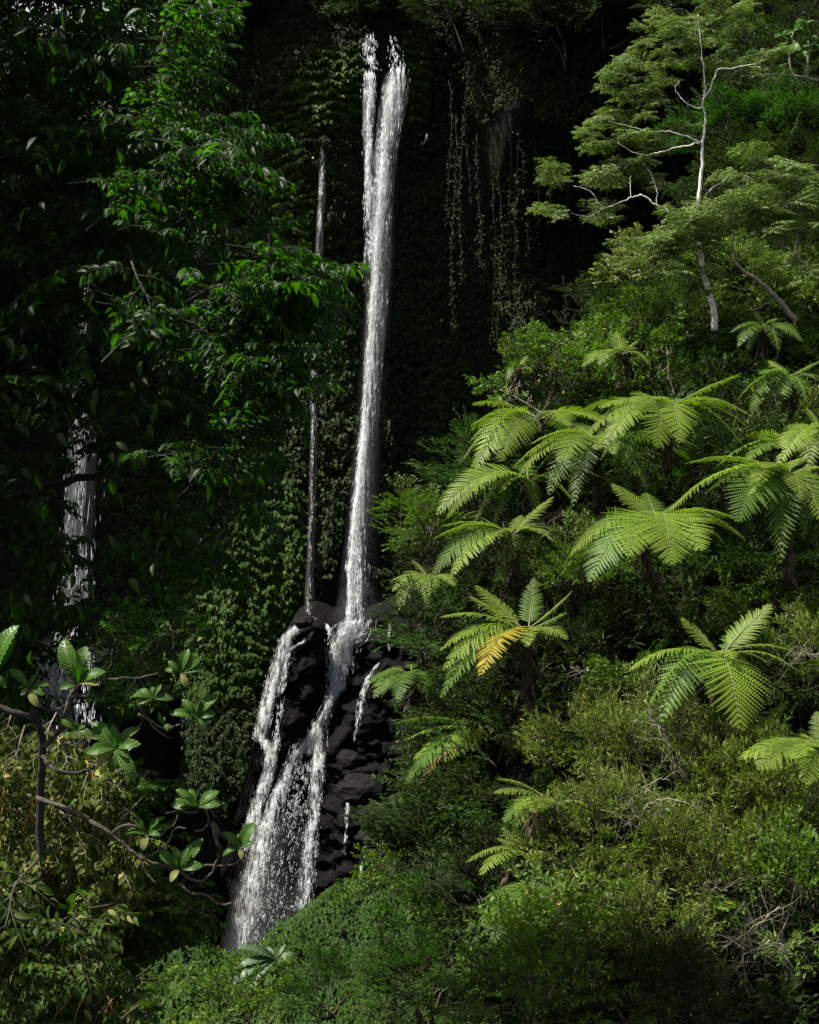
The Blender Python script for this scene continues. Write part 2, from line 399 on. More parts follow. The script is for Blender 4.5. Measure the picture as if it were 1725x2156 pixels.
RX, RT = np.meshgrid(rx, rt, indexing='ij')
zt = rock_top(RX) + .5 * (fbm(RX * .9, RX * 0, 0, 3, 54) - .5)
RZ = np.where(RT < .88, -38 + (zt + 38) * RT / .88, zt + (RT - .88) / .12 * 1.0)
RY = np.where(RT < .88, rock_y(RX, RZ), rock_y(RX, zt) + (RT - .88) / .12 * 16)
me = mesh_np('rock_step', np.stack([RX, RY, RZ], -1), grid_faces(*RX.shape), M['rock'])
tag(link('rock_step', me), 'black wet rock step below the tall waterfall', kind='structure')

# the second fall's rock on the left
lx = np.arange(-42, -15, .35); lz = np.arange(-36, -6, .35)
LX, LZ = np.meshgrid(lx, lz, indexing='ij')
LY = 101 - .35 * (-8 - LZ) + 2.5 * (fbm(LX * .3, LZ * .25, 0, 4, 61) - .5) + .5 * (np.abs(((LZ * .5 + fbm(LX * .2, LZ * .2, 0, 3, 62)) % 1) - .5)) + np.clip((LX + 22) / 4, 0, 2) ** 1.5 * 6 + np.clip((LZ + 13) / 7, 0, 1) ** 2 * 16
tag(link('rock_slab', mesh_np('rock_slab', np.stack([LX, LY, LZ], -1), grid_faces(*LX.shape), M['rock'])), kind='structure')

me = mesh_np('pool', [(-70, 20, -31), (12, 20, -31), (12, 106, -31), (-70, 106, -31)], [(0, 1, 2, 3)], M['pool'])
tag(link('pool', me), 'dark plunge pool below the falls', kind='structure')

# the mound at the bottom
MD = 45.0
m_px = [-300, 150, 262, 330, 400, 470, 540, 600, 680, 760, 850, 930, 1100, 1500]
m_py = [2400, 2250, 2112, 2040, 2008, 2018, 2010, 1955, 1902, 1872, 1835, 1790, 1700, 1650]
def mound_z(x, y):
    px = (x / (FOV_W * MD) + .5) * PW
    zt = (.5 - np.interp(px, m_px, m_py) / PH) * FOV_H * MD
    s = MD - y
    return zt - np.where(s > 0, .2 * s + .022 * s * s, .12 * s * s) + 1.0 * (fbm(x * .45, y * .45, 0, 3, 71) - .5) - .15
mx = np.arange(-14, 12, .3); my = np.arange(30, 52, .3)
MX, MY = np.meshgrid(mx, my, indexing='ij')
tag(link('mound', mesh_np('mound', np.stack([MX, MY, mound_z(MX, MY) - .12], -1), grid_faces(*MX.shape), M['soil'], smooth=True)), kind='structure')

# ------------------------------------------------------------------ sprays: leafy branches, a few of each kind, shared by all plants
def jit(rng, n, s=1.0): return rng.normal(0, s, (n, 3))
def make_spray(kind, seed):
    rng = np.random.RandomState(seed); b = Mb()
    cfg = dict(
        tree=(L_OV3, .135, .03, 1.0, 7, 11, .55, 'alt', -.35),
        lance=(L_LA, .12, .02, .8, 9, 12, .5, 'whorl', .35),
        fresh=(L_OV, .11, .02, .8, 8, 11, .5, 'whorl', .1),
        small=(L_DI, .075, .015, .7, 11, 15, .42, 'alt', -.05),
        round=(L_RO, .08, .02, .8, 10, 14, .45, 'alt', -.3),
        climber=(L_CO, .10, .02, .8, 7, 10, .55, 'alt', -.45),
        pinnate=(L_LA, .135, .014, 1.0, 6, 6, .5, 'pinn', -.1),
    )[kind]
    T, ll, tw, L, nsub, nl, sl_, arr, droop = cfg
    main = smooth_path([(0, 0, 0), (L * .35, rng.normal(0, .04), .05 + .03 * rng.normal()), (L * .7, rng.normal(0, .07), .05), (L, rng.normal(0, .1), droop * .15)], 3)
    b.add(tube(main, [.014, .004], 3), 1)
    P_, X_, Z_, S_ = [], [], [], []
    for k in range(nsub):
        t = .12 + .86 * (k + rng.rand() * .6) / nsub
        i = t * (len(main) - 1); i0 = int(i); p0 = main[i0] + (main[min(i0 + 1, len(main) - 1)] - main[i0]) * (i - i0)
        side = 1 if k % 2 else -1
        ang = side * (.9 - .6 * t) + rng.normal(0, .25)
        d = np.array([math.cos(ang), math.sin(ang), rng.normal(.12, .3)]); d /= np.linalg.norm(d)
        ln = sl_ * (1.15 - .5 * t) * rng.uniform(.7, 1.2)
        end = p0 + d * ln + np.array([0, 0, droop * ln * .45])
        mid = p0 + d * ln * .5 + np.array([0, 0, .06 * ln])
        sub = smooth_path([p0, mid, end], 3)
        b.add(tube(sub, [.006, .002], 3), 1)
        n = max(3, int(nl * ln / sl_ / .85))
        for j in range(n):
            u = (.15 + .85 * (j + .5) / n)
            if arr == 'whorl': u = u ** .5
            ii = u * (len(sub) - 1); q0 = int(min(ii, len(sub) - 2)); td = sub[q0 + 1] - sub[q0]; td = td / np.linalg.norm(td)
            p = sub[q0] + (sub[q0 + 1] - sub[q0]) * (ii - q0)
            sd = np.cross(td, (0, 0, 1.0)); sd /= max(np.linalg.norm(sd), 1e-6)
            if arr == 'pinn':
                rl = .32 * rng.uniform(.8, 1.2); s2 = 1 if j % 2 else -1
                rd = td * .5 + sd * s2 + np.array([0, 0, rng.normal(-.05, .25)]); rd /= np.linalg.norm(rd)
                for q in range(7):
                    v = (q + 1) / 7; pp = p + rd * rl * v + np.array([0, 0, -.22 * rl * v * v])
                    s3 = np.cross(rd, (0, 0, 1.0)); s3 /= np.linalg.norm(s3)
                    for sg in (1, -1):
                        P_.append(pp); X_.append(s3 * sg + rd * .55 + np.array([0, 0, -.55]) + rng.normal(0, .12, 3)); Z_.append((rng.normal(0, .55), rng.normal(0, .55), 1)); S_.append(ll * rng.uniform(.75, 1.15) * (1.1 - .4 * v))
                continue
            ph = j * 2.4 + rng.rand()
            s2 = math.cos(ph) if arr == 'whorl' else (1 if j % 2 else -1)
            vz = math.sin(ph) * .7 if arr == 'whorl' else 0
            P_.append(p + sd * s2 * ll * .12)
            X_.append(td * .6 + sd * s2 * .8 + np.array([0, 0, vz + droop * 1.1 + rng.normal(0, .2)]) + rng.normal(0, .15, 3))
            Z_.append((rng.normal(0, .4), rng.normal(0, .4), 1)); S_.append(ll * rng.uniform(.65, 1.2))
    P_, X_, Z_ = np.array(P_), np.array(X_), np.array(Z_)
    b.add(scatter(T, P_, frames(X_, Z_), np.array(S_)), 0)
    return b
_sp = {}
def spray_mesh(kind, mat, twigmat, v):
    key = (kind, mat, twigmat, v)
    if key not in _sp:
        import zlib
        _sp[key] = make_spray(kind, zlib.crc32(f'{kind}{v}'.encode()) % 9999).mesh('leafy_branch', [M[mat], M[twigmat]])
    return _sp[key]
NV = 4

def basis_euler(x, z):
    X = Vector(x).normalized(); Y = Vector(z).cross(X)
    if Y.length < 1e-4: Y = Vector((0, 1, 0))
    Y.normalize(); Z = X.cross(Y)
    return Matrix((X, Y, Z)).transposed().to_euler()

def add_sprays(root, items, kind, mat, twig='bark', name='branch'):
    """items: (world position, outward direction, scale)"""
    rl = root.location
    for i, (p, d, s) in enumerate(items):
        o = bpy.data.objects.new(name, spray_mesh(kind, mat, twig, i % NV)); C.objects.link(o)
        o.parent = root; o.location = Vector(p) - rl
        o.rotation_euler = basis_euler(d, (0, 0, 1)); o.scale = (s, s, s)

def shrub(px, py, d, rx, ry, label, kind='lance', mat='lance', n=26, seed=0, scale=1.0, name='shrub', cat='shrub', group=None, twig='bark', stems=4, flat=1.0):
    """leafy bush: centre at px,py and d, half sizes rx, ry in the same picture units"""
    rng = np.random.RandomState(seed * 13 + int(px) * 7 + int(py))
    c = P(px, py, d); hx = PX(d, rx); hz = PX(d, ry); hy = (hx + hz) * .5 * flat
    base = Vector((c.x, c.y + .2 * hy, c.z - hz * 1.0))
    root = empty(name, base, label, cat, group)
    items = []
    for i in range(n):
        a = rng.uniform(0, 2 * math.pi); u = rng.uniform(-.45, 1); q = math.sqrt(max(0, 1 - u * u))
        dr = np.array([math.cos(a) * q, math.sin(a) * q, u]); r = rng.uniform(.35, .95) ** .6
        p = np.array(c) + dr * np.array([hx, hy, hz]) * r * .8
        dd = dr * np.array([1, 1, .7]) + np.array([0, 0, .35]) + rng.normal(0, .25, 3)
        items.append((p, dd, scale * rng.uniform(.75, 1.25)))
    add_sprays(root, items, kind, mat, twig)
    for k in range(stems):
        it = items[rng.randint(len(items))][0]
        e = np.array(it); b0 = np.array(base) + rng.normal(0, .08 * hx, 3) * (1, 1, 0)
        V, F = tube(smooth_path([b0, (b0 + e) / 2 + rng.normal(0, .1 * hx, 3), e], 4), [.035 * scale, .012], 5)
        link('stem', mesh_np('stem', V - np.array(base), F, M[twig], smooth=True), root)
    return root

def stuff_scatter(name, label, pts, dirs, scl, kindmats, idx, kind='stuff'):
    """uncountable growth: instances of leafy branches on points"""
    col = bpy.data.collections.new(name + '_source'); objs = []
    for k, (kd, mt) in enumerate(kindmats):
        for v in range(NV):
            o = bpy.data.objects.new(f'source_{k:02d}_{v}', spray_mesh(kd, mt, 'bark', v)); col.objects.link(o); objs.append(o)
    n = len(pts); me = bpy.data.meshes.new(name); me.vertices.add(n)
    me.vertices.foreach_set('co', np.asarray(pts, np.float32).ravel())
    a = me.attributes.new('rot', 'FLOAT_VECTOR', 'POINT'); eu = np.array([tuple(basis_euler(d, (0, 0, 1))) for d in dirs], np.float32)
    a.data.foreach_set('vector', eu.ravel())
    a = me.attributes.new('siz', 'FLOAT', 'POINT'); a.data.foreach_set('value', np.asarray(scl, np.float32))
    a = me.attributes.new('idx', 'INT', 'POINT'); a.data.foreach_set('value', np.asarray(idx, np.int32))
    o = link(name, me); tag(o, label, None, None, kind)
    ng = bpy.data.node_groups.new(name, 'GeometryNodeTree')
    ng.interface.new_socket('Geometry', in_out='INPUT', socket_type='NodeSocketGeometry')
    ng.interface.new_socket('Geometry', in_out='OUTPUT', socket_type='NodeSocketGeometry')
    gi = ng.nodes.new('NodeGroupInput'); go = ng.nodes.new('NodeGroupOutput')
    ip = ng.nodes.new('GeometryNodeInstanceOnPoints'); ci = ng.nodes.new('GeometryNodeCollectionInfo')
    ci.inputs[0].default_value = col; ci.inputs['Separate Children'].default_value = True; ci.inputs['Reset Children'].default_value = True
    def at(nm, ty):
        q = ng.nodes.new('GeometryNodeInputNamedAttribute'); q.data_type = ty; q.inputs[0].default_value = nm; return q.outputs['Attribute']
    er = ng.nodes.new('FunctionNodeEulerToRotation')
    L = ng.links.new
    L(gi.outputs[0], ip.inputs['Points']); L(ci.outputs[0], ip.inputs['Instance']); ip.inputs['Pick Instance'].default_value = True
    L(at('idx', 'INT'), ip.inputs['Instance Index']); L(at('rot', 'FLOAT_VECTOR'), er.inputs[0]); L(er.outputs[0], ip.inputs['Rotation'])
    L(at('siz', 'FLOAT'), ip.inputs['Scale']); L(ip.outputs[0], go.inputs[0])
    md = o.modifiers.new('growth', 'NODES'); md.node_group = ng
    return o

# ------------------------------------------------------------------ the falls
def drop_template():
    V = np.array([(0, 0, .5), (.5, 0, 0), (-.25, .43, 0), (-.25, -.43, 0), (0, 0, -.5)], float)
    F = np.array([(0, 1, 2), (0, 2, 3), (0, 3, 1), (4, 2, 1), (4, 3, 2), (4, 1, 3)])
    return V, F
DROP = drop_template()
def along(path, t):
    """path rows (px, py, half width px, density, d[, ...])"""
    a = np.asarray(path, float); s = np.concatenate([[0], np.cumsum(np.hypot(np.diff(a[:, 0]), np.diff(a[:, 1])))]); s /= s[-1]
    return [np.interp(t, s, a[:, k]) for k in range(a.shape[1])]
def to_world(px, py, d): return np.stack([(px / PW - .5) * FOV_W * d, d, (.5 - py / PH) * FOV_H * d], -1)
def wet_y(x, z):
    """the rock face smoothed over about a metre: the skin of water on it"""
    r_ = 0
    for dx, dz_ in ((-.5, 0), (.5, 0), (0, -.5), (0, .5), (0, 0), (-.35, -.9), (.35, .9)): r_ = r_ + rock_y(x + dx, z + dz_)
    return r_ / 7
def stream(root, name, path, n, length, width, seed, noise_s=(9, .02), thr=.45, profile=1.0, on_rock=False, fuzz=.3, slope_follow=True):
    """falling water as slivers and drops, gathered into strands by noise"""
    rng = np.random.RandomState(seed); m = n * 6
    t = rng.rand(m); px, py, hw, de, d = along(path, t)
    off = np.clip(rng.normal(0, .58 * profile, m), -1.7, 1.7)
    X = px + off * hw; Y = py
    f = fbm(X / noise_s[0] + seed, Y * noise_s[1], off * 0 + seed, 4, seed)
    keep = (rng.rand(m) < de * np.clip((f - thr) * 5 + .25, .03, 1))
    idx = np.nonzero(keep)[0][:n]
    X, Y, d, t, off = X[idx], Y[idx], d[idx], t[idx], off[idx]
    W = to_world(X, Y, d)
    if on_rock:
        for _ in range(2):
            yy = wet_y(W[:, 0], W[:, 2]) - .45; W = to_world(X, Y, yy)
    W[:, 1] -= np.abs(rng.normal(0, fuzz, len(W)))
    q0 = along(path, np.clip(t - .01, 0, 1)); q1 = along(path, np.clip(t + .01, 0, 1))
    dirv = to_world(q1[0] + off * q1[2], q1[1], d) - to_world(q0[0] + off * q0[2], q0[1], d)
    Zd = unit(-dirv + rng.normal(0, .05, dirv.shape) * np.linalg.norm(dirv, axis=1, keepdims=True))
    Mx = frames(np.cross(Zd, rng.normal(0, 1, Zd.shape)), Zd)
    Xv = unit(np.cross(Zd, np.array([0.2, 1, 0.1]) + rng.normal(0, .3, Zd.shape))); Yv = np.cross(Zd, Xv)
    Mx = np.stack([Xv, Yv, Zd], -1)
    ln = length * rng.lognormal(0, .55, len(W)); wd = width * rng.lognormal(0, .35, len(W))
    V, F = scatter(DROP, W, Mx, np.stack([wd, wd, ln], -1))
    o = link(name, mesh_np(name, V - np.array(root.location), F, M['foam']), root); o['kind'] = 'stuff'
    return o
def veil(root, name, path, mat, k=12, depth=0.0, on_rock=False, wide=1.0, edge=1.0):
    """a curved sheet of spray following the stream"""
    n = 60; t = np.linspace(0, 1, n); px, py, hw, de, d = along(path, t)
    u = np.linspace(-1, 1, k); X = px[:, None] + u[None] * hw[:, None] * wide; Y = np.repeat(py[:, None], k, 1)
    D = np.repeat(d[:, None], k, 1)
    W = to_world(X, Y, D)
    if on_rock:
        W = to_world(X, Y, wet_y(W[..., 0], W[..., 2]) - .45)
    W[..., 1] += depth - .5 * (1 - u[None] ** 2)
    me = mesh_np(name, W.reshape(-1, 3) - np.array(root.location), grid_faces(n, k), mat, smooth=True)
    at = me.attributes.new('thick', 'FLOAT', 'POINT')
    fade = np.clip(t / .03, 0, 1) * np.clip((1 - t) / .05, 0, 1)
    at.data.foreach_set('value', ((1 - np.abs(u[None]) ** (2 * edge)) * np.clip(de, 0, 1)[:, None] * fade[:, None]).astype(np.float32).ravel())
    o = link(name, me, root); o['kind'] = 'stuff'
    return o

D0 = 108.0
wf = empty('waterfall', P(760, 1310, 101), 'tall white waterfall dropping from the cliff lip to the black rock step', 'waterfall')
lipL = [(782, 78, 8, .55, 110), (778, 100, 14, .6, 109.5), (776, 122, 9, .5, 109), (792, 150, 8, .1, 108.5)]
lipR = [(830, 80, 9, .3, 110), (832, 110, 11, .25, 109.5), (838, 140, 14, .5, 109), (840, 160, 14, .8, 108.5)]
mainR = [(838, 148, 18, .8, 108), (832, 190, 22, 1, 107.6), (822, 250, 20, 1, 107.4), (812, 320, 18, 1, 107.2), (806, 400, 19, .95, 107), (801, 500, 20, .85, 107),
         (796, 600, 21, .7, 106.5), (790, 700, 19, .6, 106), (783, 800, 18, .5, 105.5), (776, 900, 19, .45, 105), (768, 1000, 20, .4, 104), (761, 1100, 21, .36, 103), (755, 1200, 22, .32, 102), (752, 1315, 22, .34, 101)]
mainL = [(780, 158, 9, .7, 108), (777, 200, 10, .75, 107.6), (774, 260, 8, .7, 107.4), (776, 340, 8, .4, 107.2), (778, 440, 8, .22, 107), (776, 560, 8, .12, 107), (770, 620, 5, .05, 106)]
core = [(812, 330, 9, .6, 107), (803, 420, 9, .8, 107), (796, 520, 9, .8, 106.8), (789, 600, 8, .7, 106.5), (783, 700, 7, .65, 106), (776, 800, 7, .65, 105.5), (769, 900, 7, .7, 105), (761, 980, 8, .85, 104), (753, 1060, 8, 1, 103.4), (745, 1130, 8, 1, 103), (739, 1200, 7, .9, 102.4), (737, 1240, 5, .5, 102), (736, 1315, 6, .7, 101)]
lipL, lipR, mainL, core = [[(a, b_, c, e_, g - 2.2 * max(0, min(1, (900 - b_) / 400))) for a, b_, c, e_, g in q] for q in (lipL, lipR, mainL, core)]
mainR = [(a, b_, c * np.interp(b_, [150, 500, 1300], [1, .85, .74]), e_ * np.interp(b_, [300, 700, 1300], [1, .8, .6]), g - 2.2 * max(0, min(1, (900 - b_) / 400))) for a, b_, c, e_, g in mainR]
stream(wf, 'upper_spill', lipL, 700, .22, .028, 1, noise_s=(4, .12), thr=.56)
stream(wf, 'upper_spill', lipR, 420, .22, .028, 2, noise_s=(4, .12), thr=.58)
stream(wf, 'right_stream', [(a, b_, c * .84, e_, g) for a, b_, c, e_, g in mainR], 7000, .42, .022, 3, noise_s=(5, .012), thr=.47)
stream(wf, 'left_stream', mainL, 2600, .36, .022, 4, thr=.4)
stream(wf, 'core_stream', core, 6000, .42, .022, 5, thr=.35)
veil(wf, 'water_veil', mainR, M['veil'], depth=.5, wide=1.5, k=20)
veil(wf, 'water_veil', mainR, M['veil'], depth=-.1, wide=.95, k=20)
veil(wf, 'water_veil', mainL, M['veil'], depth=.6, wide=1.5)
veil(wf, 'water_veil', core, M['veil'], depth=-.3, wide=1.3, k=16)
mistp = [(830, 180, 30, .1, 104.5), (812, 320, 34, .25, 104.5), (800, 500, 36, .3, 104.5), (790, 700, 32, .25, 106), (778, 900, 34, .4, 105), (764, 1100, 38, .5, 103), (755, 1250, 46, .6, 102), (750, 1330, 60, .5, 100.5)]
veil(wf, 'spray_mist', mistp, M['mist'], depth=1.2)
# cascade over the rock step
cs = empty('cascade', P(640, 1700, 94), 'white cascade running down the black rock step and fanning out', 'cascade')
cA = [(752, 1308, 24, .9, 100), (738, 1335, 30, 1, 100), (722, 1362, 24, 1, 99), (716, 1400, 19, 1, 98), (712, 1440, 15, .9, 97), (702, 1462, 10, .9, 96), (688, 1490, 9, .9, 96), (672, 1530, 13, 1, 95), (656, 1560, 19, 1, 95), (650, 1585, 27, 1, 94)]
cB = [(628, 1580, 13, 1, 94), (612, 1620, 13, .95, 94), (590, 1670, 14, .9, 93), (568, 1720, 16, .8, 93), (552, 1780, 19, .6, 92), (538, 1840, 24, .45, 91), (520, 1920, 26, .4, 91), (505, 2010, 24, .4, 90)]
cC = [(668, 1580, 13, .9, 94), (668, 1630, 13, .75, 94), (662, 1700, 13, .55, 93), (655, 1770, 14, .4, 92), (648, 1840, 16, .3, 92), (640, 1920, 18, .22, 91)]
cM = [(640, 1600, 30, .3, 94), (625, 1680, 38, .25, 93), (600, 1780, 46, .2, 92), (575, 1880, 50, .2, 91), (545, 2000, 55, .22, 90)]
cB, cC, cM = [[(a, b_, c * .85, e_ * .8, g) for a, b_, c, e_, g in q] for q in (cB, cC, cM)]
stream(cs, 'upper_chute', cA, 7000, .34, .018, 11, noise_s=(5, .03), thr=.42, on_rock=True)
stream(cs, 'left_branch', cB, 6000, .26, .018, 12, noise_s=(4, .05), thr=.5, on_rock=True)
stream(cs, 'right_branch', cC, 4200, .24, .017, 13, noise_s=(4, .05), thr=.52, on_rock=True)
stream(cs, 'scattered_drops', cM, 4500, .12, .028, 14, noise_s=(5, .15), thr=.5, on_rock=True, fuzz=.8)
veil(cs, 'water_veil', cA, M['veil'], on_rock=True, wide=1.2, k=24)
veil(cs, 'foam', cA, M['foam_veil'], on_rock=True, wide=1.0, k=24, depth=-.3)
veil(cs, 'foam', cB, M['foam_veil'], on_rock=True, wide=1.5, k=24)
veil(cs, 'foam', cC, M['foam_veil'], on_rock=True, wide=1.4, k=24)
veil(cs, 'spray_mist', [(600, 1700, 40, .1, 93), (580, 1800, 55, .25, 91), (560, 1900, 66, .6, 90), (540, 2020, 70, .8, 89)], M['mist'], depth=-.5, wide=1.2)
lc = empty('cascade', P(570, 1450, 98), 'broken white cascade on the left side of the rock step', 'cascade')
lA = [(652, 1303, 10, .6, 100), (632, 1318, 12, .7, 100), (608, 1338, 13, .85, 100), (596, 1370, 13, .85, 99), (584, 1410, 14, .85, 98), (570, 1460, 14, .8, 97), (556, 1510, 13, .7, 96), (548, 1550, 12, .7, 96), (572, 1580, 12, .7, 95), (568, 1620, 12, .6, 94), (552, 1670, 12, .7, 94), (536, 1720, 14, .6, 93), (520, 1790, 16, .35, 92)]
lB = [(660, 1330, 6, .5, 100), (640, 1350, 6, .6, 100), (615, 1365, 6, .6, 100), (600, 1410, 5, .5, 98), (592, 1480, 5, .35, 97), (585, 1540, 6, .4, 96), (580, 1580, 7, .6, 95)]
lC = [(690, 1318, 4, .5, 100), (697, 1335, 4, .5, 100), (702, 1350, 4, .6, 99)]
stream(lc, 'main_branch', [(a, b_, c * .85, e_ * .85, g) for a, b_, c, e_, g in lA], 5200, .26, .018, 21, noise_s=(4, .05), thr=.5, on_rock=True)
stream(lc, 'side_trickle', lB, 700, .3, .02, 22, noise_s=(5, .08), thr=.45, on_rock=True)
stream(lc, 'side_trickle', lC, 200, .25, .02, 23, on_rock=True)
veil(lc, 'foam', lA, M['foam_veil'], on_rock=True, wide=1.3, k=24)
# thin fall left of the main one
tf = empty('waterfall', P(652, 1300, 101), 'thin veil-like waterfall falling left of the tall one', 'waterfall')
tA = [(681, 285, 3, .3, 109), (679, 340, 4, .6, 108.6), (676, 420, 4, .6, 108), (672, 500, 4, .5, 107.5), (667, 620, 5, .3, 107), (662, 740, 4, .35, 106), (659, 850, 4, .4, 105), (659, 960, 4, .3, 104), (657, 1060, 4, .3, 103), (653, 1180, 4, .3, 102), (650, 1300, 6, .35, 101)]
stream(tf, 'drop_stream', tA, 700, .25, .02, 31, noise_s=(6, .03), thr=.45, profile=.8)
veil(tf, 'water_veil', [(a, b_, c * 2.2, min(1, e_ * 1.1), g) for a, b_, c, e_, g in tA], M['thin_veil'], depth=.4)
# trickles on the right of the rock step
for lab, pth, n in (('thin trickle from the notch right of the chute', [(795, 1398, 3, .6, 98), (775, 1430, 5, .9, 97), (760, 1475, 5, .8, 96), (752, 1530, 4, .6, 95), (748, 1560, 4, .4, 95)], 420),
                    ('faint trickle over the bulging rock low on the right', [(745, 1645, 5, .5, 93), (733, 1680, 4, .6, 93), (730, 1740, 3, .4, 92), (724, 1800, 3, .3, 92)], 240),
                    ('short trickle high on the right shoulder of the rock', [(821, 1318, 2, .6, 99), (818, 1370, 3, .7, 98)], 120),
                    ('faint trickle falling past the pale boulder', [(762, 1810, 2, .5, 91), (758, 1870, 2, .4, 91)], 90)):
    r_ = empty('trickle', P(pth[-1][0], pth[-1][1], pth[-1][4]), lab, 'trickle', 'trickles on the black rock')
    stream(r_, 'drop_stream', pth, n, .35, .018, 40 + n, noise_s=(5, .06), thr=.42, on_rock=True, fuzz=.05)
hf = empty('waterfall', P(890, 300, 108), 'tiny hidden spout on the cliff right of the tall waterfall', 'waterfall')
stream(hf, 'drop_stream', [(899, 285, 3, .8, 106), (893, 300, 4, .9, 106), (888, 315, 2, .3, 106)], 36, .25, .025, 61)
# second fall, half hidden by the near tree
sf = empty('waterfall', P(120, 1560, 100), 'pale wide waterfall half hidden behind the dark near tree', 'waterfall')
s1 = [(185, 560, 10, .5, 103), (180, 700, 16, .5, 102.5), (175, 850, 26, .6, 102), (172, 980, 34, .7, 101.5), (165, 1120, 36, .6, 101), (160, 1300, 38, .6, 100)]
s2 = [(150, 1330, 40, .9, 99), (125, 1420, 60, .9, 97), (110, 1520, 80, .8, 95), (110, 1650, 90, .5, 93), (115, 1800, 70, .5, 92)]
veil(sf, 'water_veil', s1, M['thin_veil']); veil(sf, 'water_veil', s2, M['thin_veil'], depth=-3)
stream(sf, 'drop_stream', s1, 500, .8, .02, 71, noise_s=(9, .01), thr=.45)
stream(sf, 'lower_stream', [(a, b_, c, e_, g - 3.2) for a, b_, c, e_, g in s2], 1400, .6, .03, 72, noise_s=(10, .02), thr=.5)

# ------------------------------------------------------------------ boulders beside the cascade
def boulder(px, py, d, w_, h_, label, seed):
    rng = np.random.RandomState(seed); import bmesh
    bm = bmesh.new(); bmesh.ops.create_icosphere(bm, subdivisions=3, radius=1)
    hw, hh = PX(d, w_) / 2, PX(d, h_) / 2
    for v in bm.verts:
        n = mnoise.noise(v.co * 1.1 + Vector((seed, 0, 0))) * .9 + (round(v.co.z * 2.5) / 2.5 - v.co.z) * .35 + mnoise.noise(v.co * 4 + Vector((seed, 3, 0))) * .2
        v.co = Vector((v.co.x * hw, v.co.y * hw * .8, v.co.z * hh)) * (1 + n * .5)
    me = bpy.data.meshes.new('boulder'); bm.to_mesh(me); bm.free(); me.materials.append(M['boulder'])
    p = P(px, py, d); o = link('boulder', me); o.location = p; tag(o, label, 'boulder', 'boulders at the right foot of the rock step'); return o
M['boulder'] = noise_mat('boulder_rock', (.003, .0028, .0026), (.010, .0095, .009), 1.8, .55, .7, (1, 1, 2), None, .9, .12, 10, .3)
boulder(785, 1722, 88.5, 60, 44, 'pale rounded boulder with light top beside the dark rock', 3)
boulder(782, 1762, 88, 66, 26, 'flat slab of rock under the pale boulder', 4)
boulder(740, 1600, 91, 60, 40, 'brownish bulging rock right of the fanning cascade', 6)
boulder(755, 1660, 90, 90, 60, 'wide dark boulder with a trickle over it', 8)
boulder(795, 1800, 87.5, 80, 30, 'low ledge stone above the leafy mound', 9)
boulder(640, 1310, 99, 40, 26, 'black knobbly stone at the top of the left cascade', 11)

# ------------------------------------------------------------------ vines and growth on the cliff
def cliff_leaves(name, label, poly_fn, n, size, mat, seed, tiers=.9, T=L_CO, lift=.25):
    rng = np.random.RandomState(seed)
    px, py, w_ = poly_fn(rng, n)
    d = np.full(len(px), 108.0)
    for _ in range(3):
        Wp = to_world(px, py, d); d = cliff_y(Wp[:, 0], Wp[:, 2])
    # leaves hang in overlapping tiers
    tier = (Wp[:, 2] / tiers + 3.2 * fbm(Wp[:, 0] * .55, Wp[:, 2] * .25, 0, 3, seed) + .8 * vnoise(Wp[:, 0] * 1.7, Wp[:, 2] * .8, 0, seed)) % 1
    d = d - lift - .9 * tier ** 1.5 - .8 * fbm(Wp[:, 0] * .3, Wp[:, 2] * .3, 0, 3, seed + 5)
    Wp = to_world(px, py, d)
    X = np.stack([rng.normal(0, .45, len(px)), -.35 - .5 * rng.rand(len(px)), -.9 + .5 * rng.rand(len(px))], -1)
    Z = np.stack([rng.normal(0, .35, len(px)), -1 + 0 * px, .55 + rng.normal(0, .3, len(px))], -1)
    V, F = scatter(T, Wp, frames(X, Z), size * rng.uniform(.7, 1.25, len(px)))
    c = Vector(Wp.mean(0)); o = link(name, mesh_np(name, V - np.array(c), F, M[mat])); o.location = c
    tag(o, label, None, None, 'stuff'); return o
def polys(*pl):
    """sampler over polygons given as lists of (px, py)"""
    def inside(px, py, poly):
        c = np.zeros(len(px), bool); j = len(poly) - 1
        for i in range(len(poly)):
            xi, yi = poly[i]; xj, yj = poly[j]
            m = ((yi > py) != (yj > py)) & (px < (xj - xi) * (py - yi) / ((yj - yi) or 1e-9) + xi); c ^= m; j = i
        return c
    def f(rng, n):
        out = [np.zeros(0), np.zeros(0)]
        a = np.array([p for q in pl for p in q]); lo = a.min(0); hi = a.max(0)
        while len(out[0]) < n:
            px = rng.uniform(lo[0], hi[0], n); py = rng.uniform(lo[1], hi[1], n)
            jx = px + 14 * (fbm(px / 18, py / 18, 0, 2, 91) - .5) * 2; jy = py + 14 * (fbm(px / 18, py / 18, 0, 2, 92) - .5) * 2
            m = np.zeros(n, bool)
            for q in pl: m |= inside(jx, jy, q)
            out = [np.concatenate([out[0], px[m]]), np.concatenate([out[1], py[m]])]
        return out[0][:n], out[1][:n], None
    return f
cliff_leaves('vine_curtain', 'bright tiered vine curtain bulging from the cliff left of the waterfall lip',
    polys([(600, 170), (640, 120), (700, 95), (760, 110), (775, 150), (770, 200), (765, 235), (740, 262), (690, 262), (650, 270), (640, 360), (635, 420), (600, 430), (565, 420), (560, 330), (580, 230)]), 11000, .36, 'vine', 101)
cliff_leaves('vine_curtain', 'narrow vine curtain hanging just right of the waterfall lip',
    polys([(845, 60), (900, 60), (905, 150), (905, 200), (895, 260), (870, 250), (858, 190), (858, 130)]), 2600, .34, 'vine', 102)
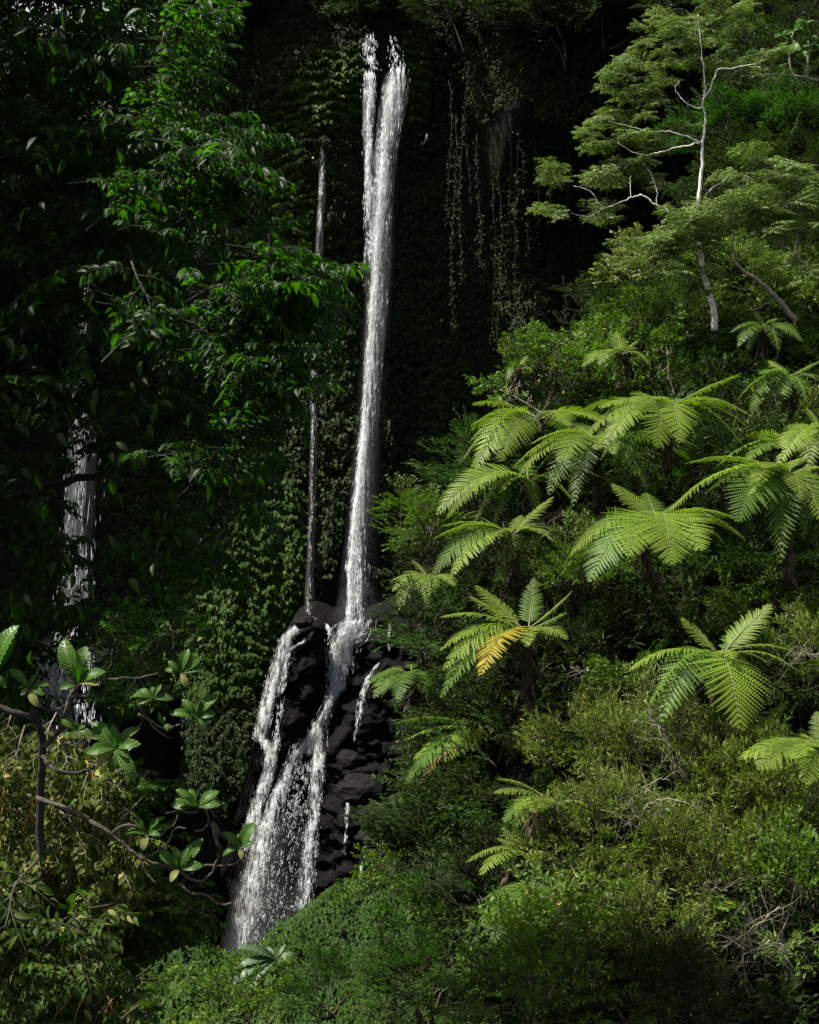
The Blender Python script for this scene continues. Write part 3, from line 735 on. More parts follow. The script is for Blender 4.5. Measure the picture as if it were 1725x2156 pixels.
cliff_leaves('vine_curtain', 'long vine tongues hanging below the curtain left of the thin fall',
    polys([(565, 400), (600, 410), (612, 480), (600, 500), (575, 470)], [(620, 420), (652, 420), (650, 500), (640, 545), (625, 520)], [(655, 400), (668, 400), (664, 470), (656, 480)]), 2200, .30, 'vine', 103)
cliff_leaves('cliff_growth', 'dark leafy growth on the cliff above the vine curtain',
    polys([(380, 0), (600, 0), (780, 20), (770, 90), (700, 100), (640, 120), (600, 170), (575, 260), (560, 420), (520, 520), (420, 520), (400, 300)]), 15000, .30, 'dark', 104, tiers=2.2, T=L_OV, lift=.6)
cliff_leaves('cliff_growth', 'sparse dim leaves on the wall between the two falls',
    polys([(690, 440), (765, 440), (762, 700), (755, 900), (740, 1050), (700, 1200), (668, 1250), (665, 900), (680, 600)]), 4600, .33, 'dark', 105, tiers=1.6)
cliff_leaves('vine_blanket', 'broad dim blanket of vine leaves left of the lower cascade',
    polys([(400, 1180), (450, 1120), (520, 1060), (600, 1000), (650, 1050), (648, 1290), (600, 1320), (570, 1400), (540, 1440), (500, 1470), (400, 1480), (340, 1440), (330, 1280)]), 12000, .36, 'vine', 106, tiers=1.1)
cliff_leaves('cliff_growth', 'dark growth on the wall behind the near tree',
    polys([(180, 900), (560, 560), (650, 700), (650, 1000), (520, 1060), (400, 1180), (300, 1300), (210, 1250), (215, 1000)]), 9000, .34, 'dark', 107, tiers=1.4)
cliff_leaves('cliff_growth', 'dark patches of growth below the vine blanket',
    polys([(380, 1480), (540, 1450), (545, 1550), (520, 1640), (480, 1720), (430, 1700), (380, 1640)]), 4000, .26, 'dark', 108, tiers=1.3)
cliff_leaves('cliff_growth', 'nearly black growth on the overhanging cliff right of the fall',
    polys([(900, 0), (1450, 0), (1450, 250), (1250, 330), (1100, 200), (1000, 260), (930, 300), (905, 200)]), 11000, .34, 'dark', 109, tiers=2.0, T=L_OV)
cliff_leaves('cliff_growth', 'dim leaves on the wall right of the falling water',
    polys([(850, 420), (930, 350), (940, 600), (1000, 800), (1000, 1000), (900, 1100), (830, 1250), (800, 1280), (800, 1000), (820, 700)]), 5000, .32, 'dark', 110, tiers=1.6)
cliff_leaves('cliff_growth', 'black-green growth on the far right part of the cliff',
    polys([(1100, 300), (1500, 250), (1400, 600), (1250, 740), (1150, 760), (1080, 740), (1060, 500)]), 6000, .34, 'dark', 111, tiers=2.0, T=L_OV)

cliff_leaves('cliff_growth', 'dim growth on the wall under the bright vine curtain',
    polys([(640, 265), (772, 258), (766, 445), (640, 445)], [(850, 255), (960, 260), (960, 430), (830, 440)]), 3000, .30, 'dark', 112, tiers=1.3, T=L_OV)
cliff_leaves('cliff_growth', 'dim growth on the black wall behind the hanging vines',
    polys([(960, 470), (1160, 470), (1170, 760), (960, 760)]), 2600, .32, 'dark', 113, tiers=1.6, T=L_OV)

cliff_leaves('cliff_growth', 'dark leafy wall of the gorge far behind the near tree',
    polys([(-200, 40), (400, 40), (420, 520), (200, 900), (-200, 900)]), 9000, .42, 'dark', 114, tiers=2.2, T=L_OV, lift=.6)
# hanging vines
words = ['leftmost', 'second', 'third', 'fourth', 'fifth', 'sixth', 'seventh', 'eighth', 'ninth', 'tenth', 'eleventh', 'twelfth', 'thirteenth', 'rightmost']
vin = [(946, 230, 470, 102), (956, 300, 700, 101), (972, 300, 600, 101.5), (984, 210, 420, 102), (1008, 340, 560, 101), (1038, 350, 720, 102), (1052, 420, 735, 101), (1072, 300, 640, 101.5), (1090, 245, 750, 101), (1108, 230, 540, 102), (1130, 250, 500, 101.5), (1156, 200, 470, 102), (1200, 240, 420, 101), (1188, 640, 700, 96)]
vin = [(a, b_, c_, d_ + 3.5) for a, b_, c_, d_ in vin]; vin.sort()
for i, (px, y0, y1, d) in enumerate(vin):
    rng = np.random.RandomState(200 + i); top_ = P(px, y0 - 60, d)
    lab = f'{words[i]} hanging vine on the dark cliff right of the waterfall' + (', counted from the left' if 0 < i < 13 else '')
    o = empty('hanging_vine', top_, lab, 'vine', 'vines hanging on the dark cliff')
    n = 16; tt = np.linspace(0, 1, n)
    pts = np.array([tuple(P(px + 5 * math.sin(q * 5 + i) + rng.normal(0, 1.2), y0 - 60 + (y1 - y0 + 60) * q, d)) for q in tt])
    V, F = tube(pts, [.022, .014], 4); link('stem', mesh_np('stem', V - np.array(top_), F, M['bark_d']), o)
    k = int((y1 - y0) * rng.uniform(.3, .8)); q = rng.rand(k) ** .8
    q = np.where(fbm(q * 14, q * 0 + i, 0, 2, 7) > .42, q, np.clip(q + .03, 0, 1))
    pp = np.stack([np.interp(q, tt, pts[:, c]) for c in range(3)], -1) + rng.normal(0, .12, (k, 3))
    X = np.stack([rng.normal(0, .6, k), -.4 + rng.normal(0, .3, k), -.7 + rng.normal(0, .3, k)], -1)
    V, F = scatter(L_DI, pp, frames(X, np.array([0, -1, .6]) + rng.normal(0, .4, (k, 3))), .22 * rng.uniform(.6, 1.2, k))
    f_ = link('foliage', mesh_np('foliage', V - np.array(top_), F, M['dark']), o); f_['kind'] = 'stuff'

# trees along the cliff top
ct = [(300, -10, 112, 120, 60, 'dark'), (420, 30, 110, 80, 50, 'dark'), (520, 10, 111, 90, 55, 'dark'), (610, 60, 113, 70, 45, 'dark'), (690, 15, 115, 90, 50, 'dark'), (745, 60, 114, 40, 34, 'vine'),
      (806, 40, 112, 50, 46, 'dark'), (880, 20, 110, 70, 45, 'dark'), (980, 40, 104, 90, 70, 'dark'), (1090, 30, 103, 80, 70, 'dark'), (1190, 60, 100, 90, 80, 'dark'), (1290, 20, 98, 90, 80, 'dark')]
where = ['far left, mostly hidden by the near tree', 'left of the vine curtain, edge against the sky', 'above the left end of the vine curtain', 'just above the bright vine curtain', 'above the middle of the vine curtain', 'touching the left of the upper spill',
         'between the two upper spills of the waterfall', 'right above the narrow vine curtain', 'over the left hanging vines', 'over the middle hanging vines', 'over the right hanging vines', 'left of the white-trunked tree top']
for i, (px, py, d, rx_, ry_, mt) in enumerate(ct):
    shrub(px, py, d, rx_, ry_, 'dark cliff-top tree ' + where[i], 'small', mt, n=46, seed=300 + i, scale=3.6, name='cliff_tree', cat='tree', group='trees along the cliff top', twig='bark_d', stems=2)

# ------------------------------------------------------------------ ground cover on the mound
rng = np.random.RandomState(400)
n = 42000
x = rng.uniform(-10, 8, n); y = rng.uniform(33, 46.2, n)
dz = .05; z = mound_z(x, y); nx = (mound_z(x + dz, y) - z) / dz; ny = (mound_z(x, y + dz) - z) / dz
keep = (z > -.40 * y) & (z < 0)
x, y, z, nx, ny = x[keep], y[keep], z[keep], nx[keep], ny[keep]
N = unit(np.stack([-nx, -ny, np.ones_like(nx)], -1))
X = np.stack([nx * 0 + rng.normal(0, .35, len(x)), -1 + 0 * x, -.75 + rng.normal(0, .25, len(x))], -1)
lay = fbm(x * 1.6, y * 1.6, 0, 3, 401)
Wp = np.stack([x, y, z + .05 + .5 * lay * rng.rand(len(x))], -1)
big = (x > -8) & (x < -3.6) & (y < 43.6)
for nm, m_, T, s_, lab, mt in (('vine_cover', ~big, L_OV, .155, 'glossy small-leaved creeper blanketing the mound at the bottom', 'round'), ('vine_cover', big, L_CO, .21, 'drooping pale vine leaves on the low end of the mound', 'vine')):
    k = int(m_.sum())
    V, F = scatter(T, Wp[m_], frames(X[m_] + rng.normal(0, .2, (k, 3)), N[m_] + np.array([0, -.35, .3]) + rng.normal(0, .3, (k, 3))), s_ * rng.uniform(.7, 1.25, k))
    o = link(nm, mesh_np(nm, V, F, M[mt])); tag(o, lab, None, None, 'stuff')

rng = np.random.RandomState(450); pts, dirs, scl, idx = [], [], [], []
for k in range(520):
    x_ = rng.uniform(-9.5, 6); y_ = rng.uniform(34, 46)
    if fbm(np.array([x_ * .6]), np.array([y_ * .6]), 0, 2, 451)[0] < .47: continue
    pts.append((x_, y_, float(mound_z(np.array([x_]), np.array([y_]))[0]) + .05)); dirs.append((rng.normal(0, .7), rng.normal(-.5, .5), rng.uniform(.1, .8)))
    scl.append(rng.uniform(.7, 1.5)); idx.append([0, 1, 1, 2][rng.randint(4)] * NV + rng.randint(NV))
stuff_scatter('mound_weeds', 'tufts of mixed weeds poking through the creeper on the mound', pts, dirs, scl, [('fresh', 'fresh'), ('round', 'round'), ('small', 'vine')], idx)

# ------------------------------------------------------------------ undergrowth of the right slope
rng = np.random.RandomState(500)
pts, dirs, scl, idx = [], [], [], []
KM = [('lance', 'lance'), ('small', 'dark'), ('fresh', 'dark'), ('small', 'round'), ('pinnate', 'dark')]
tot = 3400
yy = 15 + (72 - 15) * rng.rand(tot * 3) ** .85
for y_ in yy:
    if len(pts) >= tot: break
    e0 = float(slope_edge(y_)); x_ = rng.uniform(e0 - .5, .33 * y_ + 4)
    if 24 < y_ < 36 and rng.rand() < .12: continue
    if x_ < e0 - .5 or rng.rand() > .25 + .03 * y_ * .6: continue
    ee = x_ - e0
    z_ = float(slope_z(y_)) - 1.3 + (ee * 3 if ee < 0 else ee * .12) + rng.uniform(-.6, .3)
    s_ = rng.uniform(.8, 1.3) * (.9 + y_ * .016)
    pts.append((x_, y_, z_)); dirs.append((rng.normal(-.2, .6), rng.normal(-.5, .5), rng.uniform(.1, 1.1))); scl.append(s_)
    g = fbm(np.array([x_ * .3]), np.array([y_ * .25]), 0, 2, 501)[0]
    kk = int(np.clip(g * 7 - 1 + rng.normal(0, .7), 0, 4)) if y_ < 48 and not (24 < y_ < 36 and rng.rand() < .6) else 1; idx.append(kk * NV + rng.randint(NV))  # between ferns and far upslope, shade is painted in by darker leaves
for k in range(900):                          # the steep left flank of the slope
    y_ = rng.uniform(14, 46); e0 = float(slope_edge(y_)); q = rng.rand()
    pts.append((e0 - .15 - 1.0 * q, y_, float(slope_z(y_)) - 1.8 - 6.0 * q)); dirs.append((-1, rng.normal(-.3, .5), rng.uniform(-.4, .6)))
    scl.append(rng.uniform(.7, 1.1) * (.9 + y_ * .01)); idx.append([1, 1, 2, 3][rng.randint(4)] * NV + rng.randint(NV))
stuff_scatter('undergrowth', 'tangled dark undergrowth covering the right-hand slope', pts, dirs, scl, KM, idx)

# ------------------------------------------------------------------ named shrubs
S = shrub
def D(py): return float(np.interp(py / PH, [.0, .1, .2, .33, .45, .6, .8, 1.0], [68, 60, 54, 43, 34, 28, 22, 17.5]))
SH = [
    # px, py, rx, ry, kind, mat, n, scale, label, d-offset
    (1420, 1640, 210, 150, 'lance', 'lance', 90, .85, 'large olive lance-leaved shrub below the fern with the hanging frond', -.5),
    (1250, 1580, 100, 60, 'lance', 'lance', 36, .8, 'left shoulder of olive shrub with pale twigs above the small bright fern', 0),
    (1330, 1480, 70, 60, 'fresh', 'fresh', 26, .7, 'light green shrub crown at the top of the olive thicket', 0),
    (1560, 1700, 150, 110, 'lance', 'lance', 60, .8, 'grey-green shrub in the thicket with bare white twigs through it', -.3),
    (1300, 1800, 170, 110, 'lance', 'lance', 70, .8, 'dark olive shrub in the middle of the lower right slope', -.5),
    (1500, 1880, 160, 110, 'lance', 'lance', 60, .8, 'deep green shrub above the tangle of bare twigs', -.3),
    (1650, 1780, 110, 120, 'fresh', 'lance', 46, .85, 'broad-leaved shrub with yellow leaves at the right edge', -.5),
    (1680, 1960, 80, 120, 'fresh', 'fresh', 36, .85, 'broad-leaved shrub low at the right edge beside the bare twigs', -.8),
    (1180, 2010, 120, 80, 'fresh', 'fresh', 50, .75, 'bright green pointed-leaf shrub low on the slope left of centre', -.5),
    (1130, 2110, 110, 70, 'fresh', 'fresh', 40, .75, 'bright green shrub at the bottom edge below the pointed-leaf shrub', -.8),
    (1330, 2000, 110, 80, 'lance', 'lance', 40, .75, 'dark lance-leaved shrub right of the bright pointed-leaf shrub', -.4),
    (1400, 2110, 120, 70, 'small', 'dark', 36, .8, 'shadowy shrub around the small fern at the bottom', -.4),
    (950, 1990, 110, 90, 'fresh', 'round', 44, .8, 'glossy dark shrub right of the leafy mound', 4),
    (900, 2090, 110, 80, 'small', 'round', 44, .8, 'small-leaved shrub at the bottom between mound and slope', 3),
    (1040, 1900, 90, 90, 'small', 'dark', 36, .8, 'dim small-leaved shrub under the small bright ferns', 2),
    (930, 1800, 80, 70, 'pinnate', 'dark', 30, .9, 'feathery shrub above the right end of the mound', 4),
    (830, 1860, 60, 40, 'fresh', 'fresh', 24, .9, 'lit feathery shrub standing on the crest of the mound', 14),
    (700, 2100, 110, 50, 'small', 'round', 44, .9, 'round-leaved shrub at the bottom edge below the spiky plant', 16),
    (520, 2130, 90, 36, 'fresh', 'fresh', 30, .9, 'fresh green shrub at the bottom edge left of the spiky plant', 17),
    (900, 1140, 50, 70, 'small', 'fresh', 30, 1.0, 'sunlit small-leaved shrub on the left edge of the slope', 2),
    (848, 1100, 24, 50, 'small', 'fresh', 14, .9, 'slender lit shrub tip pointing up at the left edge of the slope', 3),
    (930, 1240, 70, 60, 'small', 'dark', 30, 1.0, 'dark shrub below the left fern crowns', 2),
    (900, 1340, 60, 60, 'small', 'round', 26, .9, 'small glossy shrub left of the fern with the yellow frond', 1),
    (1000, 1000, 60, 70, 'small', 'round', 26, 1.1, 'round-leaved shrub under the upper left fern', 1),
    (1180, 810, 130, 60, 'fresh', 'fresh', 50, 1.25, 'broad-leaved shrub with pale branches above the fern crowns', -1),
    (1330, 760, 90, 70, 'fresh', 'fresh', 40, 1.2, 'leafy green shrub left of the white trunk foot', 0),
    (1260, 730, 70, 50, 'small', 'dark', 30, 1.4, 'dark shrub against the black cliff above the broad-leaved one', 3),
    (1430, 690, 110, 50, 'small', 'fresh', 40, 1.3, 'small-leaved shrub around the foot of the white trunk', 1),
    (1560, 640, 110, 70, 'pinnate', 'pinnate', 40, 1.2, 'grey-green shrub right of the white trunk foot', 2),
    (1350, 590, 42, 70, 'round', 'pale', 30, 1.3, 'pale yellow-green creeper bush left of the white trunk', 2),
    (1290, 640, 50, 60, 'small', 'dark', 26, 1.5, 'dim blue-green bush beside the black cliff', 6),
    (1220, 1225, 90, 60, 'lance', 'fresh', 40, .95, 'grey-green whorled shrub between the two middle ferns', -1),
    (1170, 1290, 90, 60, 'lance', 'dark', 36, .9, 'dark whorled shrub behind the fern with the yellow frond', 1),
    (1130, 1390, 80, 60, 'small', 'dark', 30, .9, 'shadowed shrub right of the yellow frond', 1),
    (1420, 1240, 110, 50, 'fresh', 'round', 40, .95, 'dark glossy shrub under the big middle fern', 1),
    (1270, 1370, 80, 70, 'small', 'dark', 30, .9, 'dim shrub between the black hollow and the hanging frond', 1),
    (1620, 1230, 110, 60, 'fresh', 'round', 40, .95, 'glossy shrub under the right-hand ferns', 1),
    (1620, 1330, 90, 70, 'lance', 'fresh', 40, .9, 'fresh whorled shrub right of the fern with the hanging frond', .5),
    (1680, 1430, 70, 90, 'lance', 'lance', 40, .85, 'olive shrub with grey twigs at the right edge', 0),
    (1540, 300, 130, 60, 'small', 'round', 50, 1.9, 'deep green bush behind the white-trunked tree on its right', 3),
    (1650, 290, 90, 80, 'small', 'round', 36, 1.9, 'deep green bush at the right edge behind the trees', 2),
    (1600, 420, 120, 60, 'pinnate', 'dark', 40, 1.6, 'shaded feathery bush behind the spreading tree', 4),
    (1480, 30, 120, 60, 'small', 'dark', 36, 2.3, 'dark bush behind the top of the white-trunked tree', 6),
    (1620, 190, 110, 60, 'fresh', 'dark', 40, 2.2, 'very dark bush below the big-leaved plant top right', 5),
]
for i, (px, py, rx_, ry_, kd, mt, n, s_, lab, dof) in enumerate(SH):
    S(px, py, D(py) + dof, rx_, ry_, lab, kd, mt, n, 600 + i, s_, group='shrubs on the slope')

# ------------------------------------------------------------------ tree ferns
def frond_mesh(base, ctrl, tip, width, mat, rng, npair=26, roll=0.0, fold=.25, smooth_=False):
    """one fern frond: stalk curve with two rows of comb-toothed pinnae"""
    base, ctrl, tip = (np.array(tuple(v), float) for v in (base, ctrl, tip))
    def bez(t): t = np.asarray(t)[..., None]; return (1 - t) ** 2 * base + 2 * t * (1 - t) * ctrl + t * t * tip
    def tan(t): t = np.asarray(t)[..., None]; return unit(2 * (1 - t) * (ctrl - base) + 2 * t * (tip - ctrl))
    h = tip - base; h[2] = 0
    if np.linalg.norm(h) < .25: h = ctrl - base; h[2] = 0
    if np.linalg.norm(h) < .05: h = np.array([0, -1.0, 0])
    h = h / np.linalg.norm(h); side0 = np.cross(h, (0, 0, 1.0))
    ts = np.linspace(.16, .985, npair); Bz = bez(ts); Tn = tan(ts)
    S_ = unit(side0[None] - (Tn @ side0)[:, None] * Tn)
    Nn = unit(np.cross(S_, Tn)); cr, sr = math.cos(roll), math.sin(roll)
    S_, Nn = S_ * cr + Nn * sr, Nn * cr - S_ * sr
    prof = np.sin(np.clip((ts - .08) / .92, 0, 1) ** .75 * math.pi) ** .62 * (1.02 - .35 * ts)
    k = 14; V = []; F = []; nb = 0
    js = np.linspace(0, 1, k + 1)
    sp = np.linalg.norm(tip - base) / npair * 1.02
    for sgn in (1, -1):
        for i in range(npair):
            Lp = width * prof[i] * rng.uniform(.84, 1.08) * (1 if rng.rand() > .03 else .45); a = .42 + .5 * ts[i] + rng.normal(0, .05)
            dirp = S_[i] * sgn * math.cos(a) + Tn[i] * math.sin(a)
            perp = unit(Tn[i] * math.cos(a) - S_[i] * sgn * math.sin(a))
            jj = js[:, None]
            rib = Bz[i] + dirp * Lp * jj + Nn[i] * (fold * Lp * (jj * .8 - jj ** 2 * 1.25)) + perp * (-.10 * Lp * jj ** 2) + rng.normal(0, .004, 3)
            hw = min(sp * .56, .30 * Lp + .01) * (1 - js ** 2.2 * .9)
            tipo = rib[:-1] * .35 + rib[1:] * .65
            tipo = tipo + dirp * hw[:-1, None] * .55
            up = tipo + perp * hw[:-1, None] - Nn[i] * hw[:-1, None] * .25
            dn = tipo - perp * hw[:-1, None] - Nn[i] * hw[:-1, None] * .25
            V += [rib, up, dn]
            r0 = nb; u0 = nb + k + 1; d0 = u0 + k
            for j in range(k):
                if sgn > 0: F += [(r0 + j, r0 + j + 1, u0 + j), (r0 + j + 1, r0 + j, d0 + j)]
                else: F += [(r0 + j + 1, r0 + j, u0 + j), (r0 + j, r0 + j + 1, d0 + j)]
            nb += 3 * k + 1
    return (np.concatenate(V), np.array(F)), tube(bez(np.linspace(0, 1, 12)), [.022, .012, .004], 4)

def fern(px, py, d, tips, label, trunk=90, wid=1.0, extra=0, dark=False, seed=0, rise=.24, trunk_dx=0):
    """tips: (px, py, nearer/farther offset[, kind[, width factor]])"""
    rng = np.random.RandomState(700 + seed); c = P(px, py, d)
    tb = P(px + trunk_dx, py + trunk, d + .4)
    root = empty('tree_fern', tb, label, 'tree fern', 'tree ferns on the slope'); rl = np.array(tb)
    cn = np.array(c)
    pth = smooth_path([tb, (Vector(tb) + c) / 2 + Vector((rng.normal(0, .1), 0, 0)), c], 5)
    V, F = tube(pth, [.13, .10, .09], 8)
    b = Mb(); b.add((V - rl, F))
    k = 60; q = rng.rand(k); a = rng.uniform(0, 6.28, k)   # stubs of old fronds and root fibre
    pp = np.stack([np.interp(q, np.linspace(0, 1, len(pth)), pth[:, j]) for j in range(3)], -1) - rl
    pp += np.stack([np.cos(a), np.sin(a), 0 * a], -1) * .10
    X = np.stack([np.cos(a) * .6, np.sin(a) * .6, rng.uniform(-1.2, -.4, k)], -1)
    b.add(scatter(L_NA, pp, frames(X, np.stack([np.cos(a), np.sin(a), 0 * a + .3], -1)), rng.uniform(.15, .4, k)))
    link('trunk', b.mesh('trunk', [M['root']]), root)
    al = [tuple(t) for t in tips]
    L0 = np.mean([np.linalg.norm(np.array(P(t[0], t[1], d + t[2])) - cn) for t in tips])
    for i in range(extra):                     # the crown's far side
        a = R(20 + 140 * (i + .5) / extra); r_ = L0 * rng.uniform(.6, .9)
        al.append(('w', cn + np.array([math.cos(a) * r_, math.sin(a) * r_, rng.uniform(-.35, .35) * L0])))
    for i in range(5 if trunk > 100 else 3):
        a = rng.uniform(-3.0, -.1); r_ = L0 * rng.uniform(.75, 1.1)
        al.append(('v', cn + np.array([math.cos(a) * r_, math.sin(a) * r_ * .8, rng.uniform(-.3, .1) * L0])))
    for i in range(3):                         # lower fronds under the lit ones, shade put into their colour
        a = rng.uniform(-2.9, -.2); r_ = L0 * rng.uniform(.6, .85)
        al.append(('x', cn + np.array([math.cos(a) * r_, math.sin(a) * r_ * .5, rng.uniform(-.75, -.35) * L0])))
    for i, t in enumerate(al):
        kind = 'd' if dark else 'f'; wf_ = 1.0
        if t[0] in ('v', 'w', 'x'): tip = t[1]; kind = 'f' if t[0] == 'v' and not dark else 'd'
        else:
            tip = np.array(P(t[0], t[1], d + t[2]))
            if len(t) > 3 and t[3]: kind = t[3]
            if len(t) > 4: wf_ = t[4]
        tip = cn + (tip - cn) * 1.02
        v = tip - cn; Ln = np.linalg.norm(v); start = cn + unit(v) * .08 + rng.normal(0, .03, 3)
        up = rise * Ln * (1.0 if v[2] < .35 * Ln else .25)
        if v[2] < -.6 * Ln: up *= 1.1
        if kind == 'u': ctrl = cn + v * .5 + np.array([0, 0, .05 * Ln]); kd = 'f'
        else:
            ctrl = cn + v * np.array([.5, .5, .35]) + np.array([0, 0, up + max(0, -v[2]) * .25]); kd = kind
        wm = Ln * .29 * wid * wf_
        (Vb, Fb), (Vs, Fs) = frond_mesh(start, ctrl, tip, wm, None, rng, npair=int(np.clip(Ln * 14, 20, 38)), roll=rng.normal(0, .24), fold=rng.uniform(.12, .22) if wf_ > 1.15 else rng.uniform(.15, .4))
        fm = {'f': 'fern', 'd': 'fern_shaded', 'y': 'fern_y', 'b': 'fern_b'}[kd]
        fr = link('frond', mesh_np('frond', Vb - rl, Fb, M[fm]), root)
        if kd == 'y': fr['label'] = 'dying yellow frond'
        if kd == 'b': fr['label'] = 'withered brown frond'
        st = link('stalk', mesh_np('stalk', Vs - rl, Fs, M['rachis']), fr)
    if trunk > 60:                              # dead hanging fronds and root strings under the crown
        b = Mb()
        for j in range(9):
            s0 = cn + rng.normal(0, .1, 3) * (1, 1, .3); e0 = s0 + np.array([rng.normal(0, .25), rng.normal(0, .2), -rng.uniform(.5, 1.4)])
            b.add(tube(smooth_path([s0 - rl, (s0 + e0) / 2 + rng.normal(0, .12, 3) - rl, e0 - rl], 4), [.012, .005], 3))
        link('hanging_roots', b.mesh('hanging_roots', [M['root']]), root)
    return root
def z4(x, y): return (862.5 + .5 * x, 690 + .5 * y)
def z8(x, y): return (1276.5 + .26 * x, 1207.5 + .26 * y)
def z3(x, y): return (828 + .28 * x, 1173 + .28 * y)
def z6(x, y): return (862.5 + .5 * x, 1409 + .5 * y)
def tl(f, *a): return [(*f(t[0], t[1]), *t[2:]) for t in a]

fern(*z4(1085, 345), 30, tl(z4, (1385, 200, .3, 'u'), (750, 455, -.6), (825, 500, -1.2), (1050, 502, -1.9, None, 1.3), (1140, 480, -1.7, None, 1.2), (1450, 448, -.3), (1412, 515, -1.0), (735, 350, .6), (930, 300, 1)),
     'tall sunlit tree fern at the top centre of the fern group', 130, 1.05, 2, seed=1)
fern(*z4(800, 480), 31.5, tl(z4, (440, 590, -.6), (465, 625, -1.0), (640, 565, -1.6, None, 1.3), (690, 748, -1.4, 'd'), (590, 700, -1.2, 'd'), (500, 545, 0), (1000, 680, -1.2, 'd', 1.3), (1075, 658, -.6, 'd'), (1180, 560, .5, 'd')),
     'tree fern with drooping shaded fronds left below the sunlit top fern', 150, 1.0, 2, seed=2)
fern(*z4(540, 385), 33, tl(z4, (225, 560, -.5), (245, 625, -1.0), (255, 480, 0), (285, 592, -1.3), (385, 560, -1.6), (420, 360, 1), (275, 325, .8), (700, 470, -.6, 'd')),
     'pale feathery tree fern at the upper left of the fern group', 150, 1.2, 2, seed=3)
fern(*z4(500, 640), 31, tl(z4, (122, 783, -.8), (165, 800, -1.1), (230, 700, -.2, 'd'), (640, 720, -.5, 'd')),
     'tree fern sending one long bright frond down to the left', 120, 1.0, 1, seed=4)
fern(*z4(430, 872), 28.5, tl(z4, (108, 888, -.6), (140, 838, .1), (305, 800, .5), (600, 715, .4, 'u'), (565, 828, -.3), (182, 1046, -1.2), (92, 1058, -1.0, 'd'), (470, 790, .8, 'u')),
     'bright tree fern on the left with a brown root tangle beside it', 110, 1.0, 1, seed=5)
fern(*z4(1045, 815), 26.5, tl(z4, (855, 662, .3, 'u'), (832, 850, .2), (680, 965, -.7), (925, 952, -1.8, None, 1.35), (1105, 992, -2.0, None, 1.35), (1225, 935, -1.7, None, 1.3), (1410, 890, -.8, None, 1.1), (765, 1065, -1.3, 'd', 1.2), (1240, 800, .6), (1150, 720, .9, 'd')),
     'large bright tree fern with spread fronds in the middle of the slope', 140, 1.1, 1, seed=6)
fern(*z4(1600, 625), 27.5, tl(z4, (1165, 575, .5, None, .5), (1262, 688, -.4), (1085, 792, -.7), (1275, 630, .1), (1385, 812, -1.4, 'd', 1.3), (1500, 700, -.8, 'd'), (1730, 815, -1.4), (1725, 690, -.8), (1560, 985, -1.2, 'd', 1.1), (1800, 600, 0), (1640, 560, 1)),
     'wide tree fern at the right with a dull frond hanging straight under it', 240, 1.05, 2, seed=7)
fern(*z4(1610, 510), 29.5, tl(z4, (1425, 455, -.2), (1540, 440, .5, 'u'), (1700, 405, .4, 'u'), (1305, 578, -.5, 'd'), (1425, 560, -.9, 'd'), (1740, 545, -.9), (1780, 470, 0)),
     'tree fern with upright fronds above the wide right-hand one', 110, 1.1, 2, seed=8)
fern(*z3(1000, 560), 25.5, tl(z3, (365, 455, -.2), (585, 300, .4, 'u'), (635, 220, .6, 'u'), (362, 700, -.6), (388, 845, -.9), (660, 880, -1.4, 'y', 1.1), (770, 440, -.6, None, 1.2), (1340, 260, .2, None, 1.2), (1060, 160, .8, 'd', .8), (370, 1050, -1.0, 'd'), (1300, 420, -.3, 'd')),
     'bright tree fern with one dying yellow frond', 150, 1.05, 0, seed=9)
fern(*z8(900, 670), 22.5, tl(z8, (620, 370, .2, 'u', 1.3), (1330, 258, .3, 'u'), (1170, 370, .7, 'd'), (178, 797, -.3), (335, 1110, -.9, 'd'), (460, 1190, -1.0, 'd'), (1085, 1245, -1.35, None, 1.75), (760, 470, .6, 'd'), (1180, 760, -.4, 'd'), (850, 1010, -.9, 'd')),
     'tree fern with one broad frond hanging straight down', 200, 1.05, 0, seed=10)
fern(1745, 1585, 20, [(1562, 1597, -.3), (1599, 1618, -.7), (1672, 1597, -1), (1640, 1560, .4), (1690, 1545, .6, 'u'), (1700, 1650, -1), (1830, 1560, 0), (1720, 1500, .6)],
     'tree fern cut off by the right edge low on the slope', 120, 1.15, 0, seed=11)
fern(*z3(760, 1345), 27, tl(z3, (165, 1522, -.6), (272, 1565, -1.0, 'd'), (190, 1725, -1.2, 'b', .7), (40, 1250, -.1, 'd'), (95, 1380, -.4), (100, 1700, -1.1, 'd'), (700, 1190, .4, 'd'), (480, 1230, .5, 'd')),
     'shaded tree fern left of the black hollow, with one lit frond', 120, 1.0, 1, seed=12)
fern(866, 1418, 30, [(774, 1442, -.6), (790, 1468, -.9), (838, 1476, -1.2), (812, 1412, .2), (900, 1470, -.8)],
     'small pale fern sticking out over the black rock', 60, 1.15, 1, True, seed=13)
fern(*z6(600, 565), 21.2, tl(z6, (358, 520, -.3), (450, 590, -.8), (378, 465, .3), (520, 600, -1), (640, 510, .2), (400, 640, -.6, 'd')),
     'small bright yellow-green fern left of the olive thicket', 60, 1.1, 1, seed=14)
fern(*z6(490, 775), 20.8, tl(z6, (242, 812, -.4), (302, 862, -.8), (372, 712, .2, 'u'), (405, 680, .5, 'u'), (560, 800, -.3, 'd'), (330, 760, 0)),
     'small bright fern below the yellow-green one', 90, 1.0, 1, seed=15)
fern(*z6(640, 925), 20.2, tl(z6, (295, 1085, -.8, 'd'), (310, 1120, -1.1, 'd'), (345, 1165, -1.3, 'd'), (480, 880, .2, 'd'), (760, 1000, -.6, 'd')),
     'dim fern with long drooping fronds above the bright pointed-leaf shrub', 80, .9, 1, True, seed=16)
